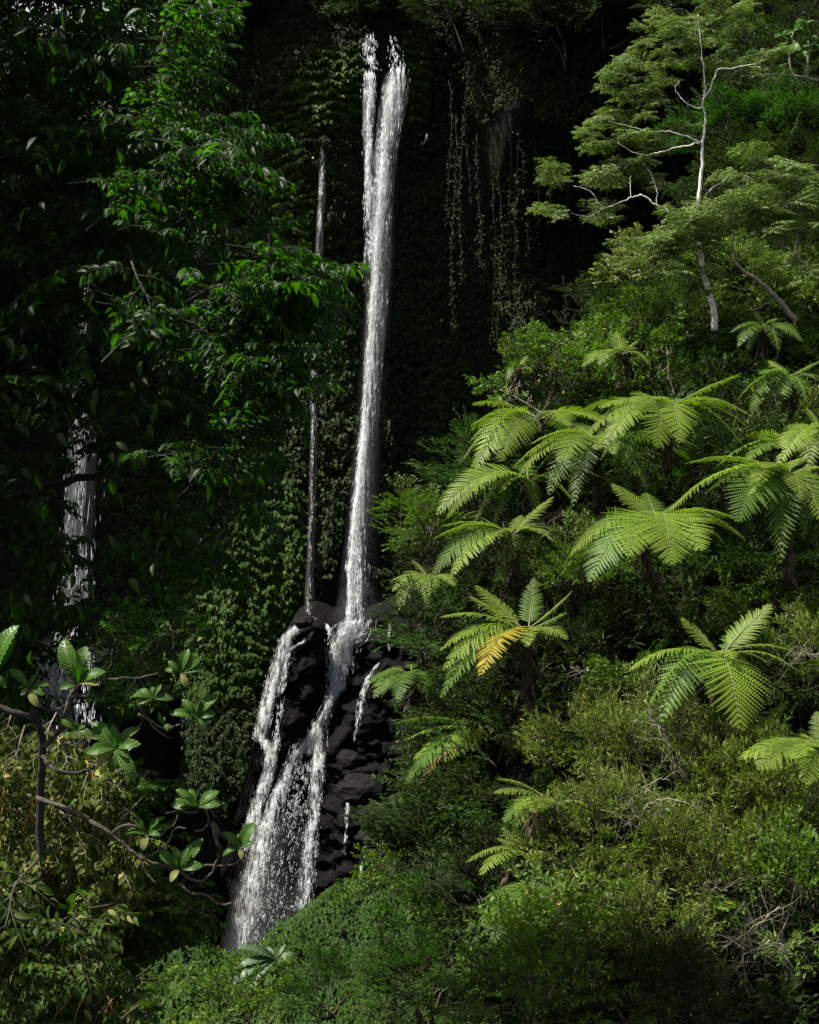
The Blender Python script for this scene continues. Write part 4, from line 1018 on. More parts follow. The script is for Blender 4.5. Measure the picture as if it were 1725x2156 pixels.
fern(*z6(905, 1500), 17, tl(z6, (860, 1395, .2, 'u'), (985, 1350, .3, 'u'), (1012, 1418, -.2), (1040, 1480, -.4), (830, 1480, -.4), (780, 1540, -.5)),
     'small fern at the bottom edge of the slope', 40, 1.0, 0, True, seed=17)
fern(*z6(1150, 1230), 18.4, tl(z6, (1235, 1165, .1, 'u'), (1120, 1270, -.4), (1250, 1230, -.3), (1060, 1220, 0)),
     'tiny lit fern tip left of the bare twig tangle', 40, 1.0, 0, seed=18)
fern(1660, 795, 36, [(1555, 842, -.4), (1578, 882, -.8), (1725, 760, .3), (1620, 760, .6, 'u'), (1640, 870, -1), (1770, 830, -.5), (1700, 850, -1)],
     'dim tree fern above the right-hand ferns near the edge', 100, 1.05, 1, True, seed=19)
fern(1310, 745, 36, [(1228, 772, -.5), (1262, 768, -.8), (1345, 715, .3, 'u'), (1370, 770, -.5), (1300, 700, .6, 'u')],
     'pale fern peeping out of the shrubs left of the white trunk', 60, 1.2, 1, seed=20)
fern(1612, 690, 39, [(1540, 700, -.4), (1555, 730, -.7), (1640, 740, -1), (1680, 690, 0), (1590, 655, .5, 'u'), (1690, 720, -.5)],
     'dark tree fern right of the white trunk foot', 80, 1.1, 1, True, seed=21)
fern(905, 1215, 29.3, [(828, 1245, -.5), (836, 1290, -.8), (850, 1205, 0), (900, 1275, -1), (870, 1180, .4, 'u')],
     'small lit fern at the left rim of the slope above the rock step', 60, 1.1, 1, seed=22)
fern(1735, 905, 29, [(1655, 930, -.4), (1640, 980, -.8), (1700, 1000, -1), (1700, 860, .4, 'u'), (1800, 900, 0)],
     'tree fern cut off by the right edge above the wide one', 120, 1.1, 1, seed=23)
fern(1090, 775, 35, [(1062, 758, -.1, None, .6), (1120, 780, -.4), (1070, 800, -.5), (1110, 750, .3, 'u')],
     'small dark fern at the top left end of the slope', 40, 1.0, 0, True, seed=24)

# ------------------------------------------------------------------ the white-trunked tree and the spreading tree
def z1(x, y): return (1138.5 + .34 * x, .34 * y)
def tree_parts(root, limbs, d, mat, seed):
    rng = np.random.RandomState(seed); rl = np.array(root.location)
    for nm, pts, r0, r1 in limbs:
        W_ = [P(*z1(p[0], p[1]), d + (p[2] if len(p) > 2 else 0)) for p in pts]
        V, F = tube(smooth_path(W_, 5, .012, rng), [r0 * .5 if nm != 'trunk' else r0, r1 * .4], 7)
        link(nm, mesh_np(nm, V - rl, F, M[mat], smooth=True), root)
def tier(root, specs, d, kind, mat, seed, scale, twig='twig'):
    rng = np.random.RandomState(seed); items = []
    for (x, y, rx_, ry_, n, dd) in specs:
        n = max(2, int(n * .45)); c = P(*z1(x, y), d + dd); hx = PX(d, rx_ * .34) * .78; hz = PX(d, ry_ * .34)
        for i in range(n):
            a = rng.uniform(0, 6.28); r = math.sqrt(rng.rand())
            off = Vector((math.cos(a) * r * hx, math.sin(a) * r * hx * .7, rng.normal(0, .5) * hz + hz * .2 - r * r * hz * .5))
            dirn = (math.cos(a) + rng.normal(0, .3), math.sin(a) + rng.normal(0, .3), rng.normal(.05, .2))
            items.append((tuple(c + off), dirn, scale * rng.uniform(.8, 1.2)))
    add_sprays(root, items, kind, mat, twig)
DT = 42.0; DTW = 41.0
wt = empty('white_trunk_tree', P(*z1(1075, 2060), DT), 'slender tree with a crooked white trunk and layered feathery foliage', 'tree')
tree_parts(wt, [('trunk', [(1078, 2050), (1072, 1930), (1040, 1800), (1008, 1690), (988, 1560), (982, 1400), (978, 1250), (990, 1120), (1003, 1000), (1002, 900), (1018, 780), (1018, 700), (1003, 655)], .105, .045),
                ('leader', [(1003, 655), (1016, 560), (1012, 450), (998, 340), (985, 200), (975, 90)], .06, .02),
                ('limb', [(1005, 660), (950, 665), (890, 630), (850, 580), (832, 545), (860, 500)], .05, .02),
                ('limb', [(1018, 605), (1050, 540), (1080, 470), (1105, 430), (1200, 420), (1340, 395, -.5)], .055, .02),
                ('limb', [(1000, 880), (930, 895), (820, 920), (725, 945), (640, 955), (550, 930), (480, 880)], .06, .02),
                ('limb', [(985, 880), (900, 845), (800, 815), (680, 810), (570, 790), (420, 750)], .045, .015),
                ('limb', [(984, 1430), (880, 1362), (790, 1300), (700, 1262), (660, 1225), (625, 1208), (570, 1222), (480, 1260), (390, 1288), (340, 1225), (290, 1175), (200, 1150)], .075, .02),
                ('limb', [(385, 1288), (330, 1330), (260, 1335), (190, 1320)], .03, .012),
                ('limb', [(718, 1268), (718, 1180), (690, 1090), (650, 1030)], .035, .012),
                ('limb', [(560, 1222), (555, 1160), (560, 1090)], .03, .012),
                ('limb', [(985, 1300), (1030, 1200), (1120, 1130), (1250, 1080)], .04, .015)], DTW, 'bark_w', 801)
tier(wt, [(990, 120, 200, 60, 22, 0), (850, 100, 80, 40, 7, -.5), (1130, 110, 80, 50, 8, 0), (900, 230, 200, 50, 20, -.4), (1050, 300, 110, 60, 9, .3), (760, 280, 90, 50, 9, -.6), (740, 390, 130, 50, 14, -.5), (900, 440, 110, 50, 10, .3),
          (650, 480, 90, 40, 9, -.4), (620, 550, 80, 35, 7, -.4), (830, 600, 130, 35, 10, 0), (1230, 370, 130, 40, 13, -.5), (1180, 450, 80, 25, 5, -.3),
          (470, 730, 90, 30, 9, -.3), (620, 755, 130, 30, 13, 0), (730, 790, 80, 30, 6, 0), (450, 870, 80, 30, 9, -.3), (590, 880, 120, 40, 13, 0), (700, 920, 80, 30, 6, 0),
          (330, 1040, 130, 45, 13, -.3), (230, 1110, 100, 50, 10, -.5), (450, 1080, 130, 50, 12, 0), (620, 1060, 130, 40, 10, 0), (170, 1150, 60, 40, 5, -.5), (200, 1300, 110, 35, 11, -.4), (330, 1300, 80, 35, 5, 0), (230, 1380, 80, 40, 5, -.4), (750, 1110, 80, 40, 6, .3)],
     DT, 'pinnate', 'pinnate', 802, .85)
st_ = empty('spreading_tree', P(*z1(1560, 2000), 40), 'grey-green tree with a wide flat crown crossing the white trunk', 'tree')
tree_parts(st_, [('trunk', [(1580, 1990), (1500, 1890), (1430, 1810), (1330, 1720), (1270, 1690), (1215, 1630), (1195, 1560), (1190, 1440), (1195, 1350)], .09, .04),
                 ('limb', [(1215, 1620), (1160, 1608), (1110, 1605)], .03, .015),
                 ('limb', [(1330, 1720), (1300, 1790), (1250, 1790), (1180, 1770), (1140, 1740), (1110, 1670)], .04, .015),
                 ('limb', [(1700, 1700), (1600, 1600), (1520, 1530), (1440, 1480), (1410, 1400)], .07, .025),
                 ('limb', [(1590, 1590), (1590, 1480), (1600, 1400), (1680, 1440)], .045, .02),
                 ('limb', [(1500, 1510), (1495, 1440), (1500, 1380)], .03, .02),
                 ('limb', [(1275, 1920), (1340, 1910), (1400, 1880), (1460, 1850)], .05, .03)], 40, 'twig', 803)
tier(st_, [(1150, 1330, 200, 60, 26, 0), (1400, 1290, 220, 70, 30, 0), (1600, 1250, 150, 70, 20, 0), (1650, 1380, 110, 60, 12, -.5), (950, 1370, 160, 60, 18, 0), (800, 1440, 130, 70, 15, -.3), (720, 1540, 110, 60, 12, -.3), (880, 1530, 120, 60, 10, 0),
           (1000, 1440, 130, 60, 12, -.4), (1330, 1100, 130, 60, 12, .6), (1350, 980, 120, 50, 10, .8), (1480, 1120, 100, 50, 8, .8), (1650, 1100, 100, 60, 10, .8), (640, 1600, 90, 40, 7, 0), (900, 1680, 120, 40, 8, 0), (1130, 1830, 100, 30, 6, 0), (1600, 1700, 120, 40, 8, 0)],
     40, 'pinnate', 'pinnate', 804, .9)

# big-leaved plant at the top right
def rosette_leaf_mesh(seed, w_=.3):
    rng = np.random.RandomState(seed); n = 19; V = []; 
    xs_ = np.linspace(0, 1, n)
    for i, x_ in enumerate(xs_):
        h = w_ * (math.sin(math.pi * min(1, (x_ ** 1.25) * .97)) ** .75) * (1.0 if x_ < .97 else .15)
        z0 = .18 * math.sin(x_ * 2.2) - .3 * x_ ** 2
        cor = .013 * (1 if i % 2 else -1)
        for s_ in (-1, -.5, 0, .5, 1):
            V.append((x_ - .05 * abs(s_) * (1 - x_), s_ * h, z0 + .28 * abs(s_) * h + cor * abs(s_) * 1.4 + rng.normal(0, .004)))
    F = grid_faces(n, 5); T3 = np.concatenate([F[:, [0, 1, 2]], F[:, [0, 2, 3]]])
    return np.array(V), T3
def leaf_objs(mat, w_=.3, k=3, seed=0): return [mesh_np('leaf', *rosette_leaf_mesh(seed + i, w_), M[mat], smooth=False) for i in range(k)]
def rib_leaf(m, amt):
    t = m.node_tree; L = t.links.new; tc = nn(t, 'ShaderNodeTexCoord'); sx = nn(t, 'ShaderNodeSeparateXYZ'); L(tc.outputs['Object'], sx.inputs[0])
    def mt(op, a, b=None):
        q = nn(t, 'ShaderNodeMath', operation=op)
        for i, v in enumerate((a, b)):
            if v is None: continue
            if hasattr(v, 'links') or hasattr(v, 'is_output'): L(v, q.inputs[i])
            else: q.inputs[i].default_value = v
        return q.outputs[0]
    ay = mt('ABSOLUTE', sx.outputs[1]); ph = mt('SUBTRACT', mt('MULTIPLY', sx.outputs[0], 75.0), mt('MULTIPLY', ay, 60.0))
    wv = mt('SINE', ph); rib = mt('POWER', mt('MULTIPLY', mt('ADD', wv, 1.0), .5), 6.0); mid = mt('LESS_THAN', ay, .011)
    h = mt('MAXIMUM', rib, mid)
    bp = nn(t, 'ShaderNodeBump'); bp.inputs['Strength'].default_value = .9; bp.inputs['Distance'].default_value = .006; bp.invert = True; L(h, bp.inputs['Height'])
    pb = [q for q in t.nodes if q.type == 'BSDF_PRINCIPLED'][0]; L(bp.outputs[0], pb.inputs['Normal'])
    src = pb.inputs['Base Color'].links[0].from_socket
    br = nn(t, 'ShaderNodeMix', data_type='RGBA'); L(mt('MULTIPLY', h, amt), br.inputs[0]); L(src, br.inputs[6]); br.inputs[7].default_value = (.2, .28, .08, 1)
    L(br.outputs[2], pb.inputs['Base Color'])
rib_leaf(M['rosette'], .45); rib_leaf(M['rosette_pale'], .3)
RL = {'g': leaf_objs('rosette', .21, 4, 10), 'p': leaf_objs('rosette_pale', .22, 2, 20)}
def place_leaf(root, me, base, tip, up=(0, -.35, 1), w_=1.0, name='leaf'):
    o = bpy.data.objects.new(name, me); C.objects.link(o); o.parent = root
    v = Vector(tip) - Vector(base); o.location = Vector(base) - root.location
    o.rotation_euler = basis_euler(v, up); L_ = v.length; o.scale = (L_, L_ * w_, L_); return o
def rosette(root, cx, cy, d, tips, rng, f, mats='g'):
    c = P(*f(cx, cy), d)
    for t in tips:
        kd = t[3] if len(t) > 3 else mats; tp = P(*f(t[0], t[1]), d + t[2]); tp = c + (tp - c) * rng.uniform(.78, 1.08)
        up = (rng.normal(0, .35), -.9 + rng.normal(0, .25), .8)
        o = place_leaf(root, RL[kd][rng.randint(len(RL[kd]))], c + (tp - c) * .06, tp, up, rng.uniform(.85, 1.2))
        if kd == 'p': o['label'] = 'pale underside-up leaf'
    return c
rng = np.random.RandomState(850)
bl = empty('big_leaved_plant', P(*z1(1640, 700), 44), 'plant with large shiny leaves in rosettes at the top right', 'plant')
for (cx, cy) in [(1570, 190), (1500, 220), (1640, 150), (1660, 250), (1540, 280), (1600, 330), (1700, 300), (1110, 270), (1140, 320), (1340, 330)]:
    tips = []
    for k in range(7):
        a = rng.uniform(-.6, 3.7); r = rng.uniform(45, 75); tips.append((cx + math.cos(a) * r, cy - math.sin(a) * r * .7, rng.uniform(-.5, .1)))
    rosette(bl, cx, cy, 43, tips, rng, z1)
for pts in ([(1720, 500), (1640, 480), (1560, 455), (1540, 300), (1570, 190)], [(1640, 480), (1660, 330), (1660, 250)]):
    V, F = tube(smooth_path([P(*z1(*p), 43) for p in pts], 4), [.05, .02], 6); link('limb', mesh_np('limb', V - np.array(bl.location), F, M['twig'], smooth=True), bl)

# ------------------------------------------------------------------ bare twigs in the thicket
def bare(pts, d, r0, label, n_sub, seed, mat='twig', f=None, name='bare_branch', spread=60):
    rng = np.random.RandomState(seed); f = f or (lambda a, b_: (a, b_))
    W_ = [P(*f(*p), d) for p in pts]; root = empty(name, W_[0], label, 'branch', 'bare branches among the shrubs'); rl = np.array(W_[0])
    r0 *= .62; main = smooth_path(W_, 5, .01, rng); V, F = tube(main, [r0, r0 * .35], 6); link('limb', mesh_np('limb', V - rl, F, M[mat], smooth=True), root)
    for k in range(n_sub):
        i = rng.randint(2, len(main) - 1); p = main[i]; a = rng.uniform(0, 6.28); L_ = PX(d, spread) * rng.uniform(.4, 1.2)
        v = np.array([math.cos(a), rng.normal(-.2, .4), math.sin(a) * .7]) * L_
        sub = smooth_path([p, p + v * .5 + rng.normal(0, .12, 3) * L_, p + v + np.array([0, 0, -.1 * L_])], 4)
        b = Mb(); b.add(tube(sub, [r0 * .45, r0 * .15], 4))
        for q in range(3):
            s0 = sub[rng.randint(2, len(sub) - 1)]; b.add(tube([s0, s0 + rng.normal(0, .28, 3) * L_, s0 + rng.normal(0, .45, 3) * L_], [r0 * .25, r0 * .12], 3))
        link('twig', mesh_np('twig', b.mesh('t', [M[mat]]).name and np.concatenate(b.V) - rl, np.concatenate(b.F), M[mat]), root)
    return root
bare([(490, 130), (540, 220), (570, 270), (605, 360), (625, 420), (660, 470)], 20.5, .022, 'long pale bare branch slanting down through the olive shrub', 8, 901, f=lambda a, b_: z6(a * 1.0 + 500, b_))
bare(tl(z6, (1150, 548), (1060, 552), (1000, 575), (960, 610), (900, 665)), 20, .024, 'pale forked twig lying across the middle of the thicket', 12, 902)
bare(tl(z6, (1100, 470), (1050, 460), (1010, 500), (970, 540)), 20.2, .018, 'short curved twig just above the forked pale twig', 5, 903)
bare(tl(z6, (1520, 1140), (1460, 1180), (1420, 1200), (1380, 1260), (1350, 1300)), 17.6, .02, 'main stem of the grey bare twig tangle low on the right', 15, 904, spread=110)
bare(tl(z6, (1560, 1000), (1500, 1050), (1430, 1100), (1330, 1170), (1300, 1190)), 17.8, .014, 'upper arching part of the grey twig tangle', 10, 905, spread=110)
bare(tl(z6, (1340, 935), (1300, 925), (1270, 930), (1255, 975)), 18.6, .013, 'hooked bare twig above the twig tangle', 8, 906, spread=60)
bare(tl(z8, (1725, 650), (1650, 655), (1580, 610), (1510, 585)), 21.4, .02, 'white bare branch at the right edge beside the hanging-frond fern', 9, 907, spread=50)
bare(tl(z4, (760, 425), (700, 415), (620, 395), (540, 350), (440, 290), (380, 260)), 32.2, .05, 'pale branch reaching left under the broad-leaved shrub', 9, 908, spread=50)
bare(tl(z4, (1120, 290), (1095, 200), (1090, 150), (1080, 80)), 36, .03, 'upright pale branch in the shrubs above the top fern', 4, 909, spread=35)
bare(tl(z4, (600, 880), (560, 860), (590, 820), (650, 770)), 28.2, .02, 'brown twig tangle beside the bright left fern', 22, 910, mat='root', spread=40)
bare(tl(z3, (1540, 890), (1480, 850), (1420, 860), (1330, 820)), 26.8, .025, 'crooked pale branch right of the yellow frond', 7, 911, spread=50)
bare(tl(z1, (1650, 480), (1500, 460), (1380, 465), (1240, 470)), 41, .035, 'thin pale branch crossing right of the white tree top', 5, 912, spread=40)

# spiky plant on the mound
sp = empty('spiky_plant', P(580, 2020, 42.2), 'grey-green plant with long strap leaves on the mound', 'plant')
rng = np.random.RandomState(920)
M['strap'] = leaf_mat('strap_leaf', (.06, .105, .055), (.09, .14, .075), .45, .2)
sm = mesh_np('leaf', *rosette_leaf_mesh(33, .1), M['strap'])
for tx, ty, dd in [(508, 1988, -.3), (492, 2032, -.5), (480, 2070, -.8), (520, 2078, -.9), (600, 1985, .2), (560, 1990, .3), (630, 2000, .1), (540, 2000, .5)]:
    place_leaf(sp, sm, P(582, 2022, 42.2), P(tx, ty, 42.2 + dd), (0, -.6, 1), 1.1)

# ------------------------------------------------------------------ the near tree on the left
nt_ = empty('near_tree', P(-260, 2300, 15), 'big dark broadleaf tree filling the left side, lit only at its right edge', 'tree')
rl = np.array(nt_.location); rng = np.random.RandomState(1000)
for nm, pts, r0, r1 in [('trunk', [(-260, 2300, 15), (-240, 1700, 15), (-200, 1200, 14.8), (-120, 700, 14.5), (-60, 200, 14.5), (20, -300, 14.5)], .30, .12),
                        ('limb', [(-150, 900, 14.6), (60, 800, 14), (250, 700, 13.5), (430, 640, 13), (560, 620, 12.8), (660, 600, 12.6)], .09, .012),
                        ('limb', [(-120, 700, 14.5), (60, 560, 14), (240, 430, 13.6), (400, 350, 13.2), (500, 330, 13)], .09, .015),
                        ('limb', [(-60, 200, 14.5), (120, 130, 14), (300, 80, 13.6), (430, 60, 13.2)], .08, .015),
                        ('limb', [(-190, 1120, 14.7), (0, 1060, 14), (200, 1000, 13.2), (380, 1010, 12.8), (520, 1060, 12.6)], .07, .012),
                        ('limb', [(-210, 1350, 14.8), (-40, 1330, 14), (120, 1290, 13), (240, 1270, 12.5), (380, 1240, 12.2)], .05, .012)]:
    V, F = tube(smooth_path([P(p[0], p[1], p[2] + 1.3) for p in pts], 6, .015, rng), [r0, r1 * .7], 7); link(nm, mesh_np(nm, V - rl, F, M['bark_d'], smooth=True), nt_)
TREE = [(-700, -500), (60, -500), (380, -160), (468, 0), (474, 70), (440, 170), (430, 230), (470, 275), (530, 320), (545, 380), (520, 430), (590, 500), (585, 545), (640, 560), (700, 570), (705, 640), (665, 700), (650, 800), (610, 860), (570, 900), (575, 1000), (560, 1080), (500, 1130), (460, 1200), (420, 1260), (440, 1330), (390, 1400), (300, 1480), (200, 1500), (60, 1560), (-700, 1700)]
f_in = polys(TREE)
holes = [(170, 1010, 62, 150, .9), (145, 1440, 80, 100, .85), (330, 650, 30, 30, .7), (250, 1120, 60, 60, .4), (330, 1250, 90, 60, .35), (430, 1150, 60, 60, .4), (470, 480, 40, 40, .5), (460, 200, 60, 40, .5), (395, 0, 12, 12, .9), (250, 1400, 80, 60, .3)]
px, py, _ = f_in(rng, 1900)
items = []
for a_, b_ in zip(px, py):
    if any(((a_ - h[0]) / h[2]) ** 2 + ((b_ - h[1]) / h[3]) ** 2 < 1 and rng.rand() < h[4] for h in holes): continue
    if a_ < -350 and rng.rand() < .5: continue
    d = rng.uniform(12.6, 16.8) if a_ > 380 else rng.uniform(12.0, 16.0)
    if b_ > 1000 and rng.rand() < .35: continue
    c = P(a_, b_, d); dirn = (rng.normal(.35, .5), rng.normal(-.3, .5), rng.normal(.0, .35))
    # pull back so the tip of the branch reaches the sampled place
    v = Vector(dirn).normalized(); s_ = rng.uniform(.55, .9)
    items.append((tuple(c - v * .75 * s_), dirn, s_))
# the outermost twigs reach out to the right, towards the light
for cx, cy, ex, ey, k in [(520, 320, 38, 40, 9), (500, 400, 50, 40, 9), (440, 330, 60, 50, 9), (640, 600, 50, 28, 9), (580, 640, 60, 50, 14), (600, 720, 45, 50, 11), (560, 790, 60, 40, 10), (520, 620, 50, 40, 8), (620, 830, 22, 40, 5),
                          (440, 40, 28, 50, 8), (425, 150, 26, 50, 7), (350, 420, 50, 40, 6), (535, 960, 36, 60, 6), (480, 760, 50, 50, 7), (380, 250, 60, 50, 5), (410, 1010, 60, 60, 4), (330, 700, 60, 60, 4), (480, 1290, 30, 30, 0)]:
    for q in range(k):
        if rng.rand() < .25: continue
        c = P(cx - 22 + rng.normal(0, .5) * ex, cy + rng.normal(0, .5) * ey, rng.uniform(0, .7) + (9.4 if cy > 560 else 10.4 if cy > 270 else 11.0)); dirn = (rng.normal(.6, .4), rng.normal(-.2, .4), rng.normal(.0, .3))
        v = Vector(dirn).normalized(); s_ = rng.uniform(.5, .75); items.append((tuple(c - v * .7 * s_), dirn, s_))
for q in range(300):                         # unseen canopy added overhead to shade the front of the crown
    items.append(((rng.uniform(-11, -5), rng.uniform(11.0, 15.5), rng.uniform(5.2, 7.5)), (rng.normal(0, .6), rng.normal(0, .6), rng.normal(.1, .2)), rng.uniform(1.0, 1.4)))
near_items = items
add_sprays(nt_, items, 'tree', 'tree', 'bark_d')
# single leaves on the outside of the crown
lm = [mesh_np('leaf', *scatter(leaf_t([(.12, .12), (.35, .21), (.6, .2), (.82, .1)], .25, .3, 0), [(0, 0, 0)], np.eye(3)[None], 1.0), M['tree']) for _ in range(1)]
px, py, _ = f_in(np.random.RandomState(1001), 1400); cnt = 0
for a_, b_ in zip(px, py):
    if a_ < 0 or b_ < 0 or cnt >= 290: continue
    if any(((a_ - h[0]) / h[2]) ** 2 + ((b_ - h[1]) / h[3]) ** 2 < 1 and h[4] > .8 for h in holes): continue
    c = P(a_, b_, rng.uniform(11.2, 12.0)); v = Vector((rng.normal(.2, .5), rng.normal(-.2, .4), rng.normal(-.7, .35))).normalized()
    s_ = rng.uniform(.10, .16)
    place_leaf(nt_, lm[0], c, c + v * s_, (rng.normal(0, .4), -.6, 1), 1.0); cnt += 1

# ------------------------------------------------------------------ rosette tree, lower left
def z5(x, y): return (.32 * x, 1311 + .32 * y)
DR = 10.0
rt_ = empty('rosette_tree', P(*z5(300, 2400), DR + .6), 'near tree with big glossy leaves in rosettes at the ends of crooked branches', 'tree')
rl = np.array(rt_.location); rng = np.random.RandomState(1100)
for nm, pts, r0, r1, mt in [('trunk', [(300, 2400, .6), (270, 1700, .5), (265, 1200, .4), (280, 800, .2), (240, 640, .1), (215, 500, 0), (190, 430, 0)], .036, .02, 'bark_d'),
        ('limb', [(280, 820, .2), (380, 720, .1), (430, 590, 0), (465, 480, 0), (515, 410, 0)], .022, .013, 'bark'),
        ('limb', [(235, 640, .1), (130, 600, 0), (0, 560, 0), (-150, 520, 0)], .025, .018, 'bark_d'),
        ('limb', [(465, 490, 0), (540, 485, 0), (640, 492, 0)], .02, .008, 'bark_d'),
        ('limb', [(520, 390, 0), (640, 375, 0), (800, 368, 0), (930, 360, .1), (1040, 330, .1)], .012, .006, 'bark'),
        ('limb', [(280, 880, .2), (350, 960, 0), (450, 990, 0), (560, 975, 0), (690, 900, 0), (755, 840, 0)], .016, .012, 'bark_d'),
        ('limb', [(270, 560, 0), (340, 580, 0), (410, 560, 0), (440, 540, 0)], .012, .008, 'bark_d'),
        ('limb', [(240, 1150, .2), (500, 1250, .1), (660, 1345, 0), (780, 1430, 0), (860, 1500, 0), (940, 1548, 0), (1050, 1592, 0), (1180, 1625, 0)], .017, .009, 'bark'),
        ('limb', [(740, 1385, 0), (790, 1345, 0), (860, 1332, 0), (930, 1352, 0), (965, 1385, 0)], .013, .009, 'bark'),
        ('limb', [(1040, 1420, 0), (1100, 1360, 0), (1145, 1330, 0), (1170, 1262, 0)], .010, .006, 'bark'),
        ('limb', [(950, 1548, 0), (1060, 1490, 0), (1120, 1420, 0), (1150, 1352, 0), (1225, 1352, 0)], .009, .006, 'bark'),
        ('limb', [(1090, 1252, 0), (1180, 1240, 0), (1285, 1252, 0), (1300, 1225, 0)], .011, .008, 'bark'),
        ('limb', [(1285, 1370, 0), (1340, 1360, 0), (1375, 1310, 0), (1345, 1225, 0), (1300, 1222, 0)], .008, .005, 'bark'),
        ('limb', [(970, 1400, 0), (1020, 1380, 0), (1060, 1390, 0)], .009, .007, 'bark'),
        ('limb', [(1180, 1630, 0), (1240, 1680, 0), (1330, 1700, 0), (1390, 1640, 0), (1430, 1560, 0), (1435, 1510, 0)], .011, .009, 'bark'),
        ('limb', [(1320, 1595, 0), (1420, 1598, 0), (1520, 1592, 0), (1590, 1550, 0), (1585, 1490, 0)], .009, .007, 'bark'),
        ('limb', [(860, 1500, 0), (930, 1560, 0), (960, 1640, 0), (1030, 1720, 0)], .014, .008, 'bark'),
        ('limb', [(1180, 1720, 0), (1260, 1780, 0), (1350, 1790, 0), (1440, 1850, 0), (1530, 1850, 0)], .010, .008, 'bark'),
        ('limb', [(910, 600, 0), (980, 640, 0), (1060, 690, 0), (1110, 715, 0)], .011, .006, 'bark'),
        ('limb', [(1120, 690, .1), (1220, 660, 0), (1290, 630, 0)], .010, .008, 'bark')]:
    V, F = tube(smooth_path([P(*z5(p[0], p[1]), DR + p[2]) for p in pts], 5, .003, rng), [r0, r1], 7); link(nm, mesh_np(nm, V - rl, F, M[mt], smooth=True), rt_)
for cx, cy, tips in [
    (760, 825, [(745, 662, 0), (950, 640, .03), (905, 792, -.06), (850, 880, -.08), (730, 1000, -.06), (588, 975, -.05, 'p'), (575, 845, -.06), (612, 652, .05), (880, 1020, -.1)]),
    (515, 405, [(535, 225, -.02), (415, 260, 0), (400, 85, .05), (680, 308, -.03), (550, 165, .05), (640, 395, -.08, 'p'), (380, 430, -.05)]),
    (195, 430, [(240, 330, 0), (60, 290, 0), (110, 420, -.05), (290, 470, -.06), (250, 560, -.08, 'p'), (140, 470, -.04, 'p'), (320, 400, 0)]),
    (1295, 620, [(1190, 485, 0), (1305, 490, -.02), (1450, 440, .02), (1436, 592, -.04), (1118, 588, -.02), (1362, 692, -.05), (1260, 600, -.06)]),
    (1300, 1215, [(1135, 1062, -.02), (1160, 1150, -.05), (1425, 1105, .02), (1438, 1192, -.05), (1210, 1160, -.08), (1098, 1185, 0), (1250, 1090, .05)]),
    (968, 1390, [(898, 1280, 0), (1095, 1250, .04), (800, 1372, 0), (930, 1510, -.08, 'p'), (1125, 1332, .03), (1055, 1392, -.06), (900, 1380, -.05)]),
    (1178, 1620, [(1015, 1452, 0), (1145, 1455, -.03), (1352, 1388, .04), (1335, 1592, -.05), (1120, 1700, -.1, 'p'), (1228, 1490, -.04), (1060, 1500, .04)]),
    (1580, 1480, [(1450, 1350, 0), (1680, 1290, .03), (1672, 1442, -.05), (1560, 1375, .02), (1590, 1570, -.08, 'p'), (1470, 1520, -.03), (1620, 1470, -.06)]),
    (502, 710, [(400, 622, 0), (592, 640, 0), (632, 742, -.04), (500, 650, .04), (430, 740, -.04)]),
    (1005, 500, [(880, 420, .05), (1130, 495, 0), (820, 470, 0), (1000, 420, .05), (900, 530, -.05), (1060, 400, 0)]),
    (1190, 330, [(1355, 290, 0), (1290, 200, .03), (1230, 180, 0), (1080, 300, .02), (1240, 440, -.05, 'p'), (1100, 240, 0), (1320, 220, 0)]),
    (1075, 670, [(1130, 690, -.03), (1040, 590, 0), (1080, 600, .02), (1110, 710, -.05)]),
    (-20, 330, [(80, 30, 0), (75, 120, 0), (30, 200, 0), (40, 420, 0)]),
]:
    rosette(rt_, cx, cy, DR, tips, rng, z5)

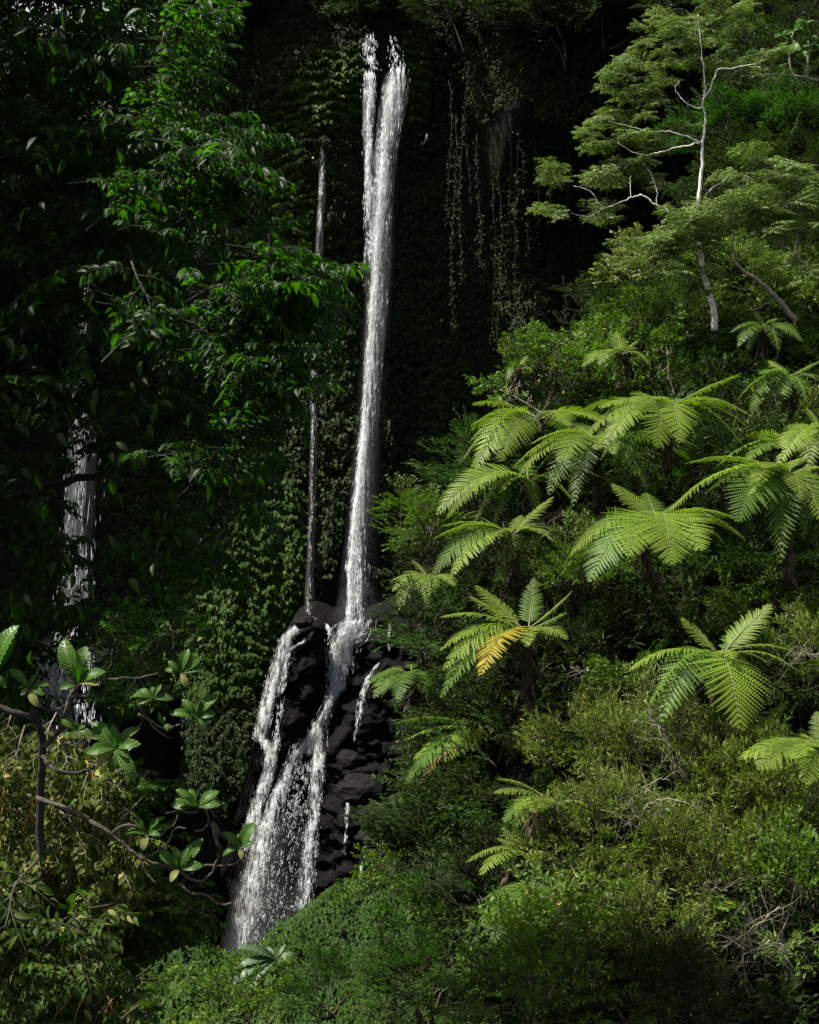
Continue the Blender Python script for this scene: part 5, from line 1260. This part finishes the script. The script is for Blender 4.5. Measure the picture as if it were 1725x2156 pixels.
# climber masses and bushes, bottom left
def mass(name, label, poly, d0, d1, n, kind, mat, scale, seed, twig='bark', dirn=(0, -.5, -.2), cat='shrub', stems=8, orange=0):
    rng = np.random.RandomState(seed); f = polys(poly); px, py, _ = f(rng, n)
    a = np.array(poly); base = P(a[:, 0].mean(), a[:, 1].max(), (d0 + d1) / 2)
    root = empty(name, base, label, cat); items = []
    for x_, y_ in zip(px, py):
        v = Vector((dirn[0] + rng.normal(0, .5), dirn[1] + rng.normal(0, .4), dirn[2] + rng.normal(0, .4))).normalized(); s_ = scale * rng.uniform(.7, 1.25)
        items.append((tuple(P(x_, y_, rng.uniform(d0, d1)) - v * .5 * s_), v, s_))
    add_sprays(root, items, kind, mat, twig)
    rl = np.array(base)
    for k in range(stems):
        i = rng.randint(n); p0 = P(px[i], py[i], d0 + .1); L_ = rng.uniform(.2, .55)
        b = Mb(); p = np.array(p0)
        path = [p, p + np.array([rng.normal(0, .06), 0, -L_ * .4]), p + np.array([rng.normal(0, .12), 0, -L_])]
        V, F = tube(smooth_path(path, 4, .01, rng), [.006, .003], 4)
        link('stem', mesh_np('stem', V - rl, F, M['twig_o' if k < orange else twig]), root)
    return root
mass('climber', 'yellowing dry climber draped over the near left bush', [(-60, 1570), (40, 1545), (150, 1560), (270, 1590), (285, 1700), (260, 1800), (270, 1900), (200, 1960), (60, 1960), (-60, 1900)], 10.6, 11.6, 120, 'climber', 'climber', .62, 1201, 'twig', (0, -.4, -.6), 'climber', 40, 26)
mass('shrub', 'round-leaved green bush behind the right side of the dry climber', [(230, 1620), (290, 1640), (298, 1760), (290, 1850), (380, 1900), (400, 1935), (330, 1945), (270, 2000), (180, 2000), (200, 1800)], 11.4, 12.6, 110, 'round', 'round', .75, 1202, 'bark', (.2, -.3, -.1))
mass('shrub', 'low bush with pointed grey-green leaves in the bottom left corner', [(-60, 1880), (60, 1900), (150, 1950), (230, 2010), (250, 2090), (285, 2170), (280, 2260), (-60, 2260)], 9.6, 11.0, 120, 'tree', 'ivy', .66, 1203, 'bark', (.1, -.4, -.3), 'shrub', 26, 14)
mass('shrub', 'dark glossy bush between the dry climber and the bottom corner', [(-60, 1750), (150, 1800), (260, 1900), (270, 2050), (200, 2100), (-60, 2050)], 11.6, 12.8, 100, 'round', 'round', .8, 1204)
mass('shrub', 'dark leafy sprigs among the near rosettes at mid left', [(230, 1280), (420, 1300), (430, 1400), (330, 1430), (280, 1500), (200, 1480)], 11.2, 12.2, 26, 'fresh', 'round', .45, 1205)
